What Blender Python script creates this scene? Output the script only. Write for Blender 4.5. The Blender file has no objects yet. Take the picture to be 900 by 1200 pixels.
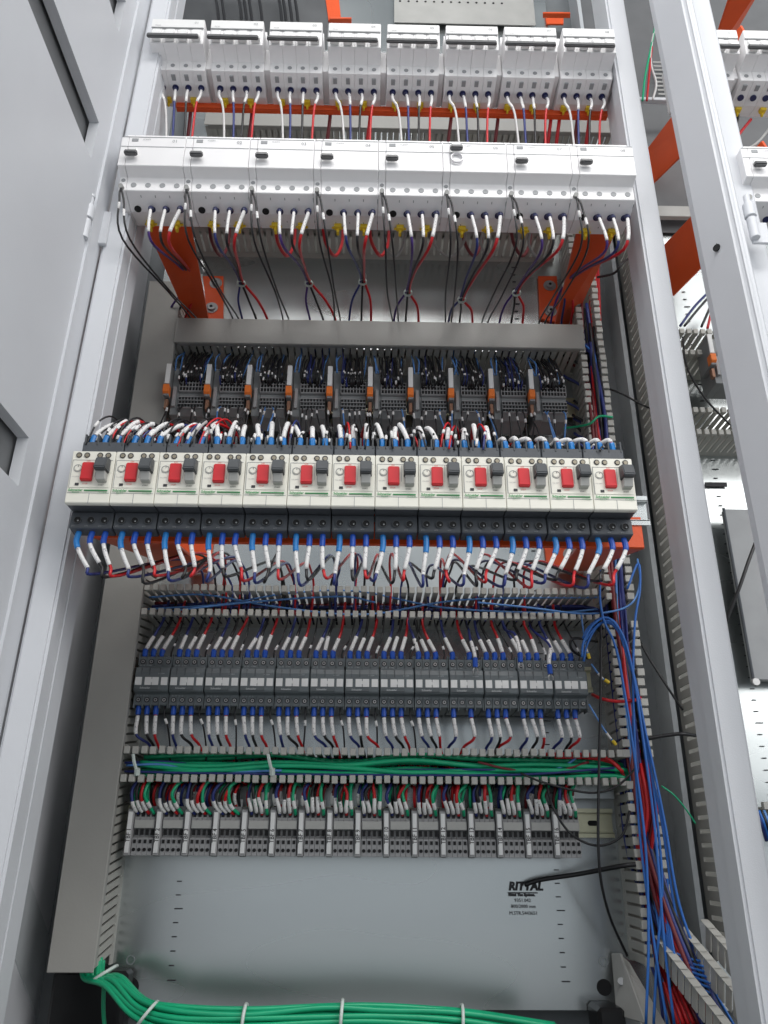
import bpy, bmesh, math, random
from mathutils import Vector, Matrix
random.seed(7)
R = math.radians
SC = bpy.context.scene
COL = SC.collection
# ---------------------------------------------------------------- camera
F, W, H = 936.0, 900, 1200
D, ZC = 1.114, 0.45                      # camera stands D in front of the mounting plate (y = 0), ZC above the floor
ROT = Matrix.Rotation(R(-1.0), 3, 'Z') @ Matrix.Rotation(R(90 + 23.0), 3, 'X') @ Matrix.Rotation(R(0.35), 3, 'Z')
cd = bpy.data.cameras.new('camera'); cam = bpy.data.objects.new('camera', cd); COL.objects.link(cam)
cam.matrix_world = Matrix.Translation((0, -D, ZC)) @ ROT.to_4x4()
cd.sensor_fit = 'VERTICAL'; cd.sensor_height = 36; cd.lens = F / H * 36; cd.clip_start = .02; cd.clip_end = 60
SC.camera = cam
def P(px, py, o):
    """point seen at photo pixel (px, py), standing o metres in front of the mounting plate"""
    d = ROT @ Vector(((px - 450) / F, -(py - 600) / F, -1))
    t = (D - o) / d.y
    return Vector((0, -D, ZC)) + d * t
def X(px, py, o): return P(px, py, o).x
def Z(px, py, o): return P(px, py, o).z
# ---------------------------------------------------------------- materials
def mat(name, c, rough=.5, metal=0., var=.06, scale=30., bump=0., bscale=200., spec=None, streak=None, emit=None):
    m = bpy.data.materials.new(name); m.use_nodes = True
    nt = m.node_tree; b = nt.nodes['Principled BSDF']
    b.inputs['Roughness'].default_value = rough; b.inputs['Metallic'].default_value = metal
    if spec is not None: b.inputs['Specular IOR Level'].default_value = spec
    tc = nt.nodes.new('ShaderNodeTexCoord')
    n = nt.nodes.new('ShaderNodeTexNoise'); n.inputs['Scale'].default_value = scale; n.inputs['Detail'].default_value = 0.5 if metal > .8 else 4
    src = tc.outputs['Object']
    if streak:
        mp = nt.nodes.new('ShaderNodeMapping'); mp.inputs['Scale'].default_value = streak
        nt.links.new(src, mp.inputs['Vector']); src = mp.outputs['Vector']
    nt.links.new(src, n.inputs['Vector'])
    r = nt.nodes.new('ShaderNodeValToRGB')
    r.color_ramp.elements[0].position = .3; r.color_ramp.elements[1].position = .7
    r.color_ramp.elements[0].color = [max(0, x * (1 - var)) for x in c] + [1]
    r.color_ramp.elements[1].color = [min(1, x * (1 + var)) for x in c] + [1]
    nt.links.new(n.outputs['Fac'], r.inputs['Fac']); nt.links.new(r.outputs['Color'], b.inputs['Base Color'])
    if metal > .3:
        mr = nt.nodes.new('ShaderNodeMapRange'); mr.inputs[1].default_value = .3; mr.inputs[2].default_value = .7; mr.interpolation_type = 'SMOOTHERSTEP'; mr.inputs[3].default_value = rough - .03; mr.inputs[4].default_value = rough + .06
        nt.links.new(n.outputs['Fac'], mr.inputs[0]); nt.links.new(mr.outputs[0], b.inputs['Roughness'])
    if bump:
        n2 = nt.nodes.new('ShaderNodeTexNoise'); n2.inputs['Scale'].default_value = bscale
        nt.links.new(tc.outputs['Object'], n2.inputs['Vector'])
        bp = nt.nodes.new('ShaderNodeBump'); bp.inputs['Strength'].default_value = bump; bp.inputs['Distance'].default_value = .001
        nt.links.new(n2.outputs['Fac'], bp.inputs['Height']); nt.links.new(bp.outputs['Normal'], b.inputs['Normal'])
    return m
def printed(name, c, ink, scale, thr, rough=.5):
    m = mat(name, c, rough); nt = m.node_tree; b = nt.nodes['Principled BSDF']
    old = b.inputs['Base Color'].links[0].from_socket
    tc = nt.nodes.new('ShaderNodeTexCoord'); n = nt.nodes.new('ShaderNodeTexNoise')
    n.inputs['Scale'].default_value = scale; n.inputs['Detail'].default_value = 1
    nt.links.new(tc.outputs['Object'], n.inputs['Vector'])
    g = nt.nodes.new('ShaderNodeMath'); g.operation = 'GREATER_THAN'; g.inputs[1].default_value = thr
    nt.links.new(n.outputs['Fac'], g.inputs[0])
    mx = nt.nodes.new('ShaderNodeMix'); mx.data_type = 'RGBA'
    nt.links.new(g.outputs[0], mx.inputs[0]); nt.links.new(old, mx.inputs[6]); mx.inputs[7].default_value = (*ink, 1)
    nt.links.new(mx.outputs[2], b.inputs['Base Color'])
    return m
M = dict(
    galv=mat('galvanised', (.53, .56, .56), .25, .92, .10, 5, streak=(.6, 1, 2.2)),
    galv2=mat('galvanised_dull', (.40, .43, .44), .45, .8, .08, 14),
    zinc=mat('zinc_rail', (.72, .70, .50), .32, .8, .1, 25),
    steel=mat('screw_steel', (.42, .42, .42), .42, .9, .1, 80),
    paint=mat('cabinet_paint', (.64, .655, .685), .42, 0, .02, 9, .14, 900),
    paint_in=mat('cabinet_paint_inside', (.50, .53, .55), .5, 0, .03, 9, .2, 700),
    dark=mat('mirrored_dark', (.10, .105, .11), .6, 0, .15, 12),
    black=mat('black_rubber', (.012, .012, .013), .28, 0, .2, 30),
    duct=mat('duct_grey', (.46, .455, .42), .5, 0, .05, 22, .15, 300),
    duct_cover=mat('duct_cover_grey', (.33, .325, .305), .42, 0, .05, 10, .1, 300),
    orange=mat('orange_paint', (.80, .100, .018), .42, 0, .08, 14, .25, 260),
    white=mat('breaker_white', (.86, .85, .855), .38, 0, .02, 30),
    white2=mat('lever_white', (.86, .86, .85), .3, 0, .02, 30),
    cream=mat('starter_cream', (.80, .785, .70), .4, 0, .025, 30),
    charcoal=mat('charcoal_plastic', (.075, .083, .095), .42, 0, .08, 40, .1, 500),
    graphite=mat('graphite_plastic', (.062, .068, .074), .45, 0, .1, 40),
    hole=mat('hole_black', (.006, .006, .007), .7),
    contact=mat('contactor_grey', (.125, .145, .155), .45, 0, .08, 40, .1, 500),
    contact2=mat('contactor_grey_side', (.10, .115, .122), .45, 0, .08, 40),
    term=mat('terminal_grey', (.33, .33, .335), .5, 0, .06, 50),
    term_d=mat('terminal_dark_grey', (.22, .23, .235), .5, 0, .08, 50),
    lev=mat('lever_dark', (.10, .102, .105), .35),
    red=mat('button_red', (.62, .022, .03), .35, 0, .05, 60),
    yellow=mat('clip_yellow', (.80, .56, .03), .45),
    otip=mat('orange_tip', (.85, .20, .03), .45),
    copper=mat('copper_brown', (.32, .17, .11), .4, .4),
    label=mat('label_white', (.80, .80, .79), .5, 0, .02, 40),
    green_ink=mat('green_ink', (.03, .27, .08), .5), ink=mat('black_ink', (.03, .03, .035), .6),
    grey_ink=mat('grey_ink', (.32, .33, .34), .6), red_ink=mat('red_ink', (.7, .12, .1), .6),
    sleeve=printed('printed_sleeve', (.80, .79, .78), (.42, .42, .44), 420, .66),
    lug=mat('blue_lug', (.014, .085, .46), .38, 0, .1, 60), lug2=mat('light_blue_lug', (.02, .20, .55), .36, 0, .1, 60),
    navylug=mat('navy_lug', (.02, .025, .09), .35),
    w_black=mat('wire_black', (.016, .016, .018), .4), w_navy=mat('wire_navy', (.022, .035, .18), .4),
    w_red=mat('wire_red', (.58, .014, .020), .38), w_white=mat('wire_white', (.66, .65, .64), .4),
    w_green=mat('wire_green', (.010, .40, .19), .36, 0, .1, 20), w_blue=mat('wire_blue', (.03, .155, .52), .42),
    w_sky=mat('wire_light_blue', (.10, .26, .60), .36), w_grey=mat('wire_grey', (.35, .35, .34), .4),
    w_purple=mat('wire_purple', (.07, .03, .20), .4), w_maroon=mat('wire_dark_red', (.16, .015, .02), .4),
    tie=mat('tie_white', (.62, .70, .66), .4), clear=mat('clear_ring', (.75, .74, .76), .2),
    meter=mat('perforated_grey', (.42, .42, .40), .5),
)
WC = {'black': 'w_black', 'navy': 'w_navy', 'red': 'w_red', 'white': 'w_white', 'green': 'w_green', 'blue': 'w_blue',
      'light blue': 'w_sky', 'grey': 'w_grey', 'purple': 'w_purple', 'dark red': 'w_maroon'}
# ---------------------------------------------------------------- mesh helpers
class MB:
    def __init__(s): s.v = []; s.f = []; s.mi = []; s.cur = 0
    def add(s, vs, fs):
        n = len(s.v); s.v += [tuple(p) for p in vs]; s.f += [tuple(i + n for i in f) for f in fs]; s.mi += [s.cur] * len(fs)
        return s
    def box(s, x0, x1, y0, y1, z0, z1):
        return s.add([(x0, y0, z0), (x1, y0, z0), (x1, y1, z0), (x0, y1, z0), (x0, y0, z1), (x1, y0, z1), (x1, y1, z1), (x0, y1, z1)],
                     [(0, 3, 2, 1), (4, 5, 6, 7), (0, 1, 5, 4), (1, 2, 6, 5), (2, 3, 7, 6), (3, 0, 4, 7)])
    def prism(s, poly, x0, x1):                       # poly = (y, z) outline extruded along x
        n = len(poly); vs = [(x0, y, z) for y, z in poly] + [(x1, y, z) for y, z in poly]
        fs = [tuple(range(n))[::-1], tuple(range(n, 2 * n))] + [(i, (i + 1) % n, n + (i + 1) % n, n + i) for i in range(n)]
        return s.add(vs, fs)
    def hexa(s, q0, q1):                              # two quads joined
        return s.add(list(q0) + list(q1), [(3, 2, 1, 0), (4, 5, 6, 7)] + [(i, (i + 1) % 4, 4 + (i + 1) % 4, 4 + i) for i in range(4)])
    def sheet(s, a, b, c, d, t):                      # quad with thickness
        n = (Vector(b) - Vector(a)).cross(Vector(d) - Vector(a)).normalized() * t
        return s.hexa([a, b, c, d], [Vector(p) + n for p in (a, b, c, d)])
    def cyl(s, c, ax, r, h, n=12, r2=None):
        ax = Vector(ax).normalized(); u = ax.orthogonal().normalized(); w = ax.cross(u); c = Vector(c); r2 = r if r2 is None else r2
        vs = [c + (u * math.cos(a) + w * math.sin(a)) * r for a in [2 * math.pi * i / n for i in range(n)]]
        vs += [c + ax * h + (u * math.cos(a) + w * math.sin(a)) * r2 for a in [2 * math.pi * i / n for i in range(n)]]
        return s.add(vs, [tuple(range(n))[::-1], tuple(range(n, 2 * n))] + [(i, (i + 1) % n, n + (i + 1) % n, n + i) for i in range(n)])
    def ring(s, c, ax, r, rin, h, n=14):
        ax = Vector(ax).normalized(); u = ax.orthogonal().normalized(); w = ax.cross(u); c = Vector(c); vs = []
        for (rr, hh) in ((r, 0), (r, h), (rin, h), (rin, 0)):
            vs += [c + ax * hh + (u * math.cos(2 * math.pi * i / n) + w * math.sin(2 * math.pi * i / n)) * rr for i in range(n)]
        fs = []
        for k in range(4):
            for i in range(n):
                a, b = k * n, ((k + 1) % 4) * n; fs.append((a + i, a + (i + 1) % n, b + (i + 1) % n, b + i))
        return s.add(vs, fs)
    def tube(s, pts, r, n=7, cap=True):
        pts = [Vector(p) for p in pts]; vs = []; fs = []; u = None
        for i, p in enumerate(pts):
            t = (pts[min(i + 1, len(pts) - 1)] - pts[max(i - 1, 0)])
            t = t.normalized() if t.length > 1e-9 else Vector((0, 0, 1))
            u = t.orthogonal().normalized() if u is None else (u - t * u.dot(t)).normalized()
            w = t.cross(u); rr = r[i] if isinstance(r, (list, tuple)) else r
            vs += [p + (u * math.cos(2 * math.pi * k / n) + w * math.sin(2 * math.pi * k / n)) * rr for k in range(n)]
        for i in range(len(pts) - 1):
            for k in range(n): fs.append((i * n + k, i * n + (k + 1) % n, (i + 1) * n + (k + 1) % n, (i + 1) * n + k))
        if cap: fs += [tuple(range(n))[::-1], tuple(range((len(pts) - 1) * n, len(pts) * n))]
        return s.add(vs, fs)
    def build(s, name, m, parent=None, bevel=0, smooth=False, origin=None, seg=1):
        me = bpy.data.meshes.new(name)
        o = Vector(origin) if origin is not None else Vector((0, 0, 0))
        me.from_pydata([tuple(Vector(p) - o) for p in s.v] if origin is not None else s.v, [], s.f)
        for mm in (m if isinstance(m, (list, tuple)) else [m]): me.materials.append(mm)
        if isinstance(m, (list, tuple)): me.polygons.foreach_set('material_index', s.mi)
        bm = bmesh.new(); bm.from_mesh(me); bmesh.ops.recalc_face_normals(bm, faces=bm.faces)
        if bevel:
            es = [e for e in bm.edges if len(e.link_faces) == 2 and e.calc_face_angle(0) > R(25)]
            bmesh.ops.bevel(bm, geom=es, offset=bevel, segments=seg, affect='EDGES', clamp_overlap=True)
        bm.to_mesh(me); bm.free()
        if smooth: me.polygons.foreach_set('use_smooth', [True] * len(me.polygons))
        ob = bpy.data.objects.new(name, me); COL.objects.link(ob)
        if parent is not None: ob.parent = parent
        if origin is not None: ob.location = o
        return ob
def tag(o, label=None, cat=None, group=None, kind=None):
    for k, v in (('label', label), ('category', cat), ('group', group), ('kind', kind)):
        if v: o[k] = v
    return o
def empty(name, loc=(0, 0, 0), label=None, cat=None, group=None):
    o = bpy.data.objects.new(name, None); COL.objects.link(o); o.location = loc; o.empty_display_size = .02
    return tag(o, label, cat, group)
def dup(root, loc, label, parent=None):
    r = root.copy(); COL.objects.link(r); r.location = loc; r['label'] = label
    for ch in list(root.children):
        c = ch.copy(); COL.objects.link(c); c.parent = r
        for g in list(ch.children):
            k = g.copy(); COL.objects.link(k); k.parent = c
    return r
def text(s, size, m, parent, loc, name='lettering', rotz=0., rx=90, bold=0.0, sx=1.0, shear=0.0):
    cu = bpy.data.curves.new(name, 'FONT'); cu.body = s; cu.size = size; cu.align_x = 'LEFT'; cu.resolution_u = 2; cu.offset = bold; cu.shear = shear
    tmp = bpy.data.objects.new(name, cu); me = bpy.data.meshes.new_from_object(tmp); bpy.data.objects.remove(tmp)
    me.materials.clear(); me.materials.append(m)
    ob = bpy.data.objects.new(name, me); COL.objects.link(ob); ob.parent = parent
    ob.matrix_local = Matrix.Translation(loc) @ Matrix.Rotation(R(rx), 4, 'X') @ Matrix.Rotation(R(rotz), 4, 'Z') @ Matrix.Diagonal((sx, 1, 1, 1))
    return ob
def spline(pts, n=6):
    pts = [Vector(p) for p in pts]
    if len(pts) < 3: return [pts[0].lerp(pts[-1], i / 4) for i in range(5)]
    q = [pts[0] * 2 - pts[1]] + pts + [pts[-1] * 2 - pts[-2]]; out = []
    for i in range(1, len(q) - 2):
        a, b, c, d = q[i - 1:i + 3]
        for k in range(n):
            t = k / n
            out.append(.5 * ((2 * b) + (c - a) * t + (2 * a - 5 * b + 4 * c - d) * t * t + (3 * b - a - 3 * c + d) * t ** 3))
    return out + [pts[-1]]
def sub(path, s0, s1):
    """piece of a path between arc lengths s0 and s1"""
    out = []; acc = 0
    for i in range(len(path) - 1):
        a, b = path[i], path[i + 1]; L = (b - a).length
        if L < 1e-9: continue
        for s in (s0, s1):
            if acc <= s < acc + L and (s == s0 or out): out.append((s, a.lerp(b, (s - acc) / L)))
        if s0 < acc + L < s1: out.append((acc + L, b))
        acc += L
    out = [p for _, p in sorted(out, key=lambda t: t[0])]
    return out if len(out) > 1 else path[:2]
def wire(label, pts, r, color, group=None, lug=None, sleeve=None, lugmat='lug', name='wire', cat='wire', rs=1.25, rl=1.9, n=6, kind=None, parent=None):
    path = spline(pts, n); o = path[0].copy()
    ob = MB().tube(path, r, 7).build(name, M[WC[color]], parent, smooth=True, origin=o)
    if parent is None: tag(ob, label, cat, group, kind)
    def piece(nm, s0, s1, rr, m, taper=False):
        q = [p - o for p in sub(path, s0, s1)]
        rad = rr
        if taper: rad = [rr * (.92 if i in (0, len(q) - 1) else 1.) for i in range(len(q))]
        MB().tube(q, rad, 9).build(nm, M[m], ob, smooth=False if nm == 'cable_lug' else True)
    if lug: piece('cable_lug', lug[0], lug[1], r * rl, lugmat, True)
    if sleeve: piece('marker_sleeve', sleeve[0], sleeve[1], r * rs, 'sleeve')
    return ob
ORD = ['first', 'second', 'third', 'fourth', 'fifth', 'sixth', 'seventh', 'eighth', 'ninth', 'tenth', 'eleventh', 'twelfth', 'thirteenth', 'fourteenth', 'fifteenth', 'sixteenth']
def jit(a): return random.uniform(-a, a)

# ================================================================ SETTING
fl = MB().box(-3, 3, -3, 1.5, -.02, 0).build('floor', mat('floor_grey', (.28, .29, .29), .5)); fl['kind'] = 'structure'
# ================================================================ CABINETS
zb, zt = ZC - .175, ZC + 1.72          # mounting plate bottom / top
def plate_marks(mb, x, z0, z1):
    z = z0; k = 0
    while z < z1:
        w = .006 if k % 5 else .010
        mb.box(x, x + w, -.0016, -.0008, z - .0006, z + .0006); z += .0155; k += 1
cab = empty('electrical_cabinet', (0, 0, 0), 'tall light grey switchgear cabinet with open door, full of white breakers and wiring', 'electrical cabinet')
MB().box(-.362, .350, 0, .004, zb, zt).build('mounting_plate', M['galv'], cab)
mk = MB(); plate_marks(mk, X(205, 1060, 0), zb + .03, ZC - .03); plate_marks(mk, X(652, 1060, 0), zb + .03, zt - .1)
mk.build('ruler_marks', M['ink'], cab)
xr = .365
MB().box(-.43, .80 + .40, .03, .034, zb - .1, zt + .1).build('back_panel', mat('back_panel_shade', (.20, .215, .225), .5), cab)  # base colour darkened for the shade deep behind the plates
MB().box(-.404, -.400, -.36, .03, zb - .08, zt + .1).build('side_wall', M['paint'], cab)
# front posts: left and right
def lean(ob, k, z0=None):
    z0 = ZC + .33 if z0 is None else z0
    for v in ob.data.vertices: v.co.x += k * (v.co.z - z0)
    return ob
def vpost(x0, x1, d0, d1, name, par, m='paint', bev=.003, k=0):
    return lean(MB().box(x0, x1, -(D - d0), -(D - d1), zb - .15, zt + .1).build(name, M[m], par, bevel=bev, seg=2), k)
KL = (X(200, 0, D - .77) - X(18, 960, D - .77)) / (Z(200, 0, D - .77) - Z(18, 960, D - .77))
KR = (X(765, 0, D - .72) - X(883, 600, D - .72)) / (Z(765, 0, D - .72) - Z(883, 600, D - .72))
xl_in = X(86, 600, D - .80); xs_l = X(55, 600, D - .80)
vpost(xs_l, xl_in, .80, .83, 'front_post', cab, k=KL)
vpost(xl_in - .012, xl_in + .001, .825, .86, 'post_return', cab, k=KL)
xr_out = X(832, 600, D - .80); xr_in = X(802, 600, D - .80)
vpost(xr_in, xr_out, .80, .83, 'front_post', cab)
vpost(xr_in + .003, xr_in + .02, .82, .865, 'post_return', cab, 'paint')
# rear corner profile between the bays
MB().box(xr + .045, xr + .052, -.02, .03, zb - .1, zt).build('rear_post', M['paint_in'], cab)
# bottom
zLb_ = Z(84, 1140, .08)
MB().box(-.44, 1.2, -.36, .04, zb - .10, zb - .06).build('bottom_panel', M['black'], cab)
MB().box(X(62, 1150, .03), X(150, 1150, .03), -.034, -.004, zb - .09, zLb_ - .004).build('cable_entry_seal', M['black'], cab, bevel=.004)
MB().box(.268, .30, -.05, .0, zb - .06, zb + .01).build('cable_entry_seal', M['black'], cab, bevel=.004)
def Pw(px, py, x):
    d = ROT @ Vector(((px - 450) / F, -(py - 600) / F, -1)); return Vector((0, -D, ZC)) + d * (x / d.x)
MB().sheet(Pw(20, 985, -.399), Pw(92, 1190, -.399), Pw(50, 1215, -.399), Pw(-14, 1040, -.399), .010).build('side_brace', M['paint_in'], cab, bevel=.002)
# bolt hole and spare screw marks in the plate
MB().cyl(P(152, 1157, .0), (0, -1, 0), .011, .001, 20).build('cable_hole', M['hole'], cab)
MB().cyl(P(708, 1157, 0), (0, -1, 0), .009, .001, 20).build('cable_hole', M['hole'], cab)
rv = MB()
for (px, py) in ((153, 1125), (707, 1127)): rv.ring(P(px, py, .001), (0, -1, 0), .0055, .0042, .0007)
rv.build('rivet', M['galv2'], cab)
# lettering printed on the plate
def plate_text(s, px, py, size, par, **k):
    p = P(px, py, .0012); return text(s, size, M['ink'], par, (p.x, -.0018, p.z), 'printed_lettering', **k)
plate_text('RITTAL', 596, 1043, .0135, cab, bold=.0006, shear=.2)
p0 = P(595, 1046, 0); p1 = P(630, 1047, 0)
MB().box(p0.x, p1.x, -.0016, -.0008, p0.z - .0008, p0.z + .0005).build('printed_line', M['ink'], cab)
plate_text('Rittal The System.', 596, 1050, .0046, cab, bold=.0003)
plate_text('9351.042', 603, 1057, .0056, cab)
plate_text('800/2000 mm', 599, 1064, .0056, cab)
plate_text('M.STR.5443651', 597, 1072, .0056, cab)
# hinges
def hinge(px, py, par, side):
    p = P(px, py, D - .768)
    h = MB().cyl((p.x, p.y - .006, p.z - .028), (0, 0, 1), .0052, .028, 14).cyl((p.x, p.y - .006, p.z + .002), (0, 0, 1), .0064, .020, 14)
    h.cyl((p.x, p.y - .006, p.z + .022), (0, 0, 1), .0036, .014, 12).cyl((p.x, p.y - .006, p.z + .035), (0, 0, 1), .0048, .004, 12)
    h.build('hinge', M['paint'], par, bevel=.0006, smooth=False)
    q = P(px + 9, py, D - .797)
    MB().box(q.x - .002, q.x + .017, q.y - .003, q.y + .004, q.z - .034, q.z + .018).build('hinge_plate', M['paint'], par, bevel=.001)
hinge(104, 262, cab, 1)
# door, standing open at a right angle on the left
xd = xs_l - .005
door = MB()
zz = [(.775, .835), (1.00, 1.06), (.335, .39)]
yh, yf = -(D - .735), -(D + .02)
door.box(xd - .012, xd, yh, -(D - .765), zb - .15, zt + .1)
edges = sorted(zz); z0 = zb - .15
for a, b in edges:
    door.box(xd - .012, xd, yf, yh, z0, ZC + a); z0 = ZC + b
door.box(xd - .012, xd, yf, yh, z0, zt + .1)
lean(door.build('door', M['paint'], cab), KL)
lean(MB().box(xd - .022, xd - .016, yf, -(D - .75), zb - .15, zt + .1).build('slot_backing', mat('slot_shade_grey', (.17, .175, .18), .5), cab), KL)  # added backing, coloured dark so the door slots look shaded
lean(MB().box(xd - .028, xd + .003, -(D - .765), -(D - .805), zb - .15, zt + .1).build('door_rim', M['paint'], cab, bevel=.003, seg=2), KL)

# neighbouring bay
DX = .795
bk = MB().box(.42, 1.1, -.006, -.004, ZC + 1.02, zt + .1).build('shade_sheet', mat('painted_shade', (.13, .135, .14), .6)); tag(bk, 'added dark sheet standing for shade high behind the gap between the posts', 'panel')  # added sheet, its dark colour replaces shade on the neighbouring plate
nb = empty('neighbour_cabinet', (DX, 0, 0), 'second grey cabinet bay behind the right post, seen through the gap', 'electrical cabinet')
MB().box(-.362, .34, 0, .004, zb, zt).build('mounting_plate', M['galv'], nb)
mk = MB(); plate_marks(mk, X(843, 600, 0) - DX, zb + .03, zt - .1); mk.build('ruler_marks', M['ink'], nb)
# the second upright with its hinge: rim of the neighbour's door frame
xa = X(883, 600, D - .752) - DX; xb_ = X(925, 600, D - .72) - DX; xc = X(950, 600, D - .74) - DX
pf = MB(); z0, z1 = zb - .15, zt + .1
poly = [(xa, -(D - .752)), (xb_ - .006, -(D - .700)), (xb_ + .004, -(D - .698)), (xc, -(D - .745)), (xc, -(D - .77)), (xa + .002, -(D - .77))]
n = len(poly); vs = [(x, y, z0) for x, y in poly] + [(x, y, z1) for x, y in poly]
pf.add(vs, [tuple(range(n)), tuple(range(n, 2 * n))] + [(i, (i + 1) % n, n + (i + 1) % n, n + i) for i in range(n)])
lean(pf.build('door_rim', M['paint'], nb, bevel=.004, seg=3), KR)
xsn = xc + .004
MB().box(xsn, xsn + .030, -(D - .765), -(D - .79), z0, z1).build('front_post', M['paint'], nb, bevel=.003)
ps = P(841, 291, D - .728); sl = MB().cyl((ps.x - DX - .001, ps.y - .0005, ps.z), (-1, -.7, 0), .0045, .0015, 16); sl.cyl((ps.x - DX + .003, ps.y - .002, ps.z + .005), (-1, -.7, 0), .0045, .0015, 16)
sl.build('lock_slot', M['hole'], nb)
hg = P(878, 262, D - .745)
h = MB().cyl((hg.x - DX, hg.y - .006, hg.z - .028), (0, 0, 1), .0058, .030, 14).cyl((hg.x - DX, hg.y - .006, hg.z + .004), (0, 0, 1), .0070, .020, 14)
h.cyl((hg.x - DX, hg.y - .006, hg.z + .024), (0, 0, 1), .0040, .014, 12); h.build('hinge', M['paint'], nb, bevel=.0006)
MB().box(hg.x - DX - .002, hg.x - DX + .02, hg.y - .003, hg.y + .001, hg.z - .032, hg.z + .0).build('hinge_plate', M['paint'], nb, bevel=.001)

# ================================================================ WIRING DUCTS
def duct(label, axis, a0, a1, c0, c1, of, covered=False, pitch=.0108, tipz=.009, ob=.0, fw=.0078, skip=(), jt=.0007, walls=(0, 1), cat='wiring duct', slot0=.012, lean=0.0):
    """slotted wiring duct on the plate; axis 'x' (runs along x between a0..a1, walls at z=c0,c1) or 'z'"""
    mid = (a0 + a1) / 2; org = Vector((mid, 0, c0)) if axis == 'x' else Vector((c0, 0, a0))
    root = empty('wiring_duct', org, label, cat)
    def bx(mb, u0, u1, y0, y1, v0, v1):
        if axis == 'x': mb.box(u0 - org.x, u1 - org.x, y0, y1, v0 - org.z, v1 - org.z)
        else: mb.box(v0 - org.x, v1 - org.x, y0, y1, u0 - org.z, u1 - org.z)
    b = MB(); bx(b, a0, a1, -ob - .002, -ob, c0, c1); b.build('duct_base', M['duct'], root)
    for w in walls:
        mb = MB(); c = (c0, c1)[w]; sgn = (1, -1)[w]; af = a0 + (.013 if covered and axis == 'z' else .001)
        bx(mb, a0, a1, -ob - slot0, -ob - .002, min(c, c + sgn * .0018), max(c, c + sgn * .0018))
        k = 0; a = af
        while a + fw < a1:
            if k not in skip:
                j = jit(jt); s_ = jit(jt)
                lo, hi = min(c, c + sgn * .0018), max(c, c + sgn * .0018)
                if not covered:
                    bx(mb, a, a + fw, -of + .006, -ob - slot0 + .001, lo, hi)
                    bx(mb, a + .0002 + s_ * .5, a + fw - .0002 + s_ * .5, -of + j * .6, -of + .0075 + j * .6, (c - tipz * .55 if w == 0 else c - tipz * .45) + j, (c + tipz * .45 if w == 0 else c + tipz * .55) + j)
                else:
                    sl_ = -.010 if axis == 'z' else 0
                    ya, yb = -of + .004, -ob - slot0 + .001
                    if axis == 'x': bx(mb, a, a + fw, ya, yb, lo, hi)
                    else: mb.hexa([(lo - org.x, ya, a + sl_ - org.z), (lo - org.x, ya, a + fw + sl_ - org.z), (lo - org.x, yb, a + fw - org.z), (lo - org.x, yb, a - org.z)],
                                  [(hi - org.x, ya, a + sl_ - org.z), (hi - org.x, ya, a + fw + sl_ - org.z), (hi - org.x, yb, a + fw - org.z), (hi - org.x, yb, a - org.z)])
            a += pitch; k += 1
        if covered: bx(mb, a0 + .006, a1, -of, -of + .007, min(c, c + sgn * .0018), max(c, c + sgn * .0018))
        mb.build('slotted_wall', M['duct'], root, bevel=.0006 if not covered else 0)
    if covered:
        mb = MB(); bx(mb, a0, a1, -of - .002, -of, c0 - .002, c1 + .002)
        bx(mb, a0 + .006, a1, -of, -of + .008, c0 - .002, c0 - .0004); bx(mb, a0 + .006, a1, -of, -of + .008, c1 + .0004, c1 + .002)
        mb.build('duct_cover', M['duct_cover'], root, bevel=.0008)
    return root
OF = .080
xL0 = X(128, 660, OF); xL1 = X(170, 660, OF)              # left covered duct
zLb = Z(84, 1140, OF)
zc1, zc0 = Z(440, 380, OF), Z(440, 406, OF)
duct('long grey vertical wiring duct with its cover on, left of all the device rows', 'z', zLb, zc1 + .075, xL0, xL1, OF, covered=True)
xR0 = X(719, 735, OF); xR1 = X(745, 744, OF)              # right open duct
zRb = Z(757, 1135, OF)
duct('grey horizontal wiring duct with closed cover above the small terminal blocks', 'x', xL1 + .001, X(683, 394, OF), zc0, zc1, OF + .004, covered=True)
zb1, zb0 = Z(440, 691, OF), Z(440, 719, OF)
xh0, xh1 = xL1 + .002, X(706, 690, OF)
duct('open slotted grey wiring duct between the motor starters and the contactors', 'x', xh0, xh1, zb0, zb1, OF)
zg1, zg0 = Z(440, 881, OF), Z(440, 913, OF)
duct('open slotted grey wiring duct full of green cables under the contactors', 'x', xh0, X(735, 880, OF), zg0, zg1, OF)
# vertical right-hand open duct: walls in lengths
zz0, zz1 = zRb, ZC + 1.12
rd = duct('tall open slotted grey wiring duct crammed with cables at the right edge of the plate', 'z', zz0, zz1, xR0, xR1, OF, pitch=.0128, fw=.0098, tipz=.0095, jt=.0012,
          skip=set(range(int((Z(700, 905, OF) - zz0) / .0128), int((Z(700, 880, OF) - zz0) / .0128))) | set(range(int((zb0 - zz0) / .0128), int((zb1 - zz0) / .0128))))
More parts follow.
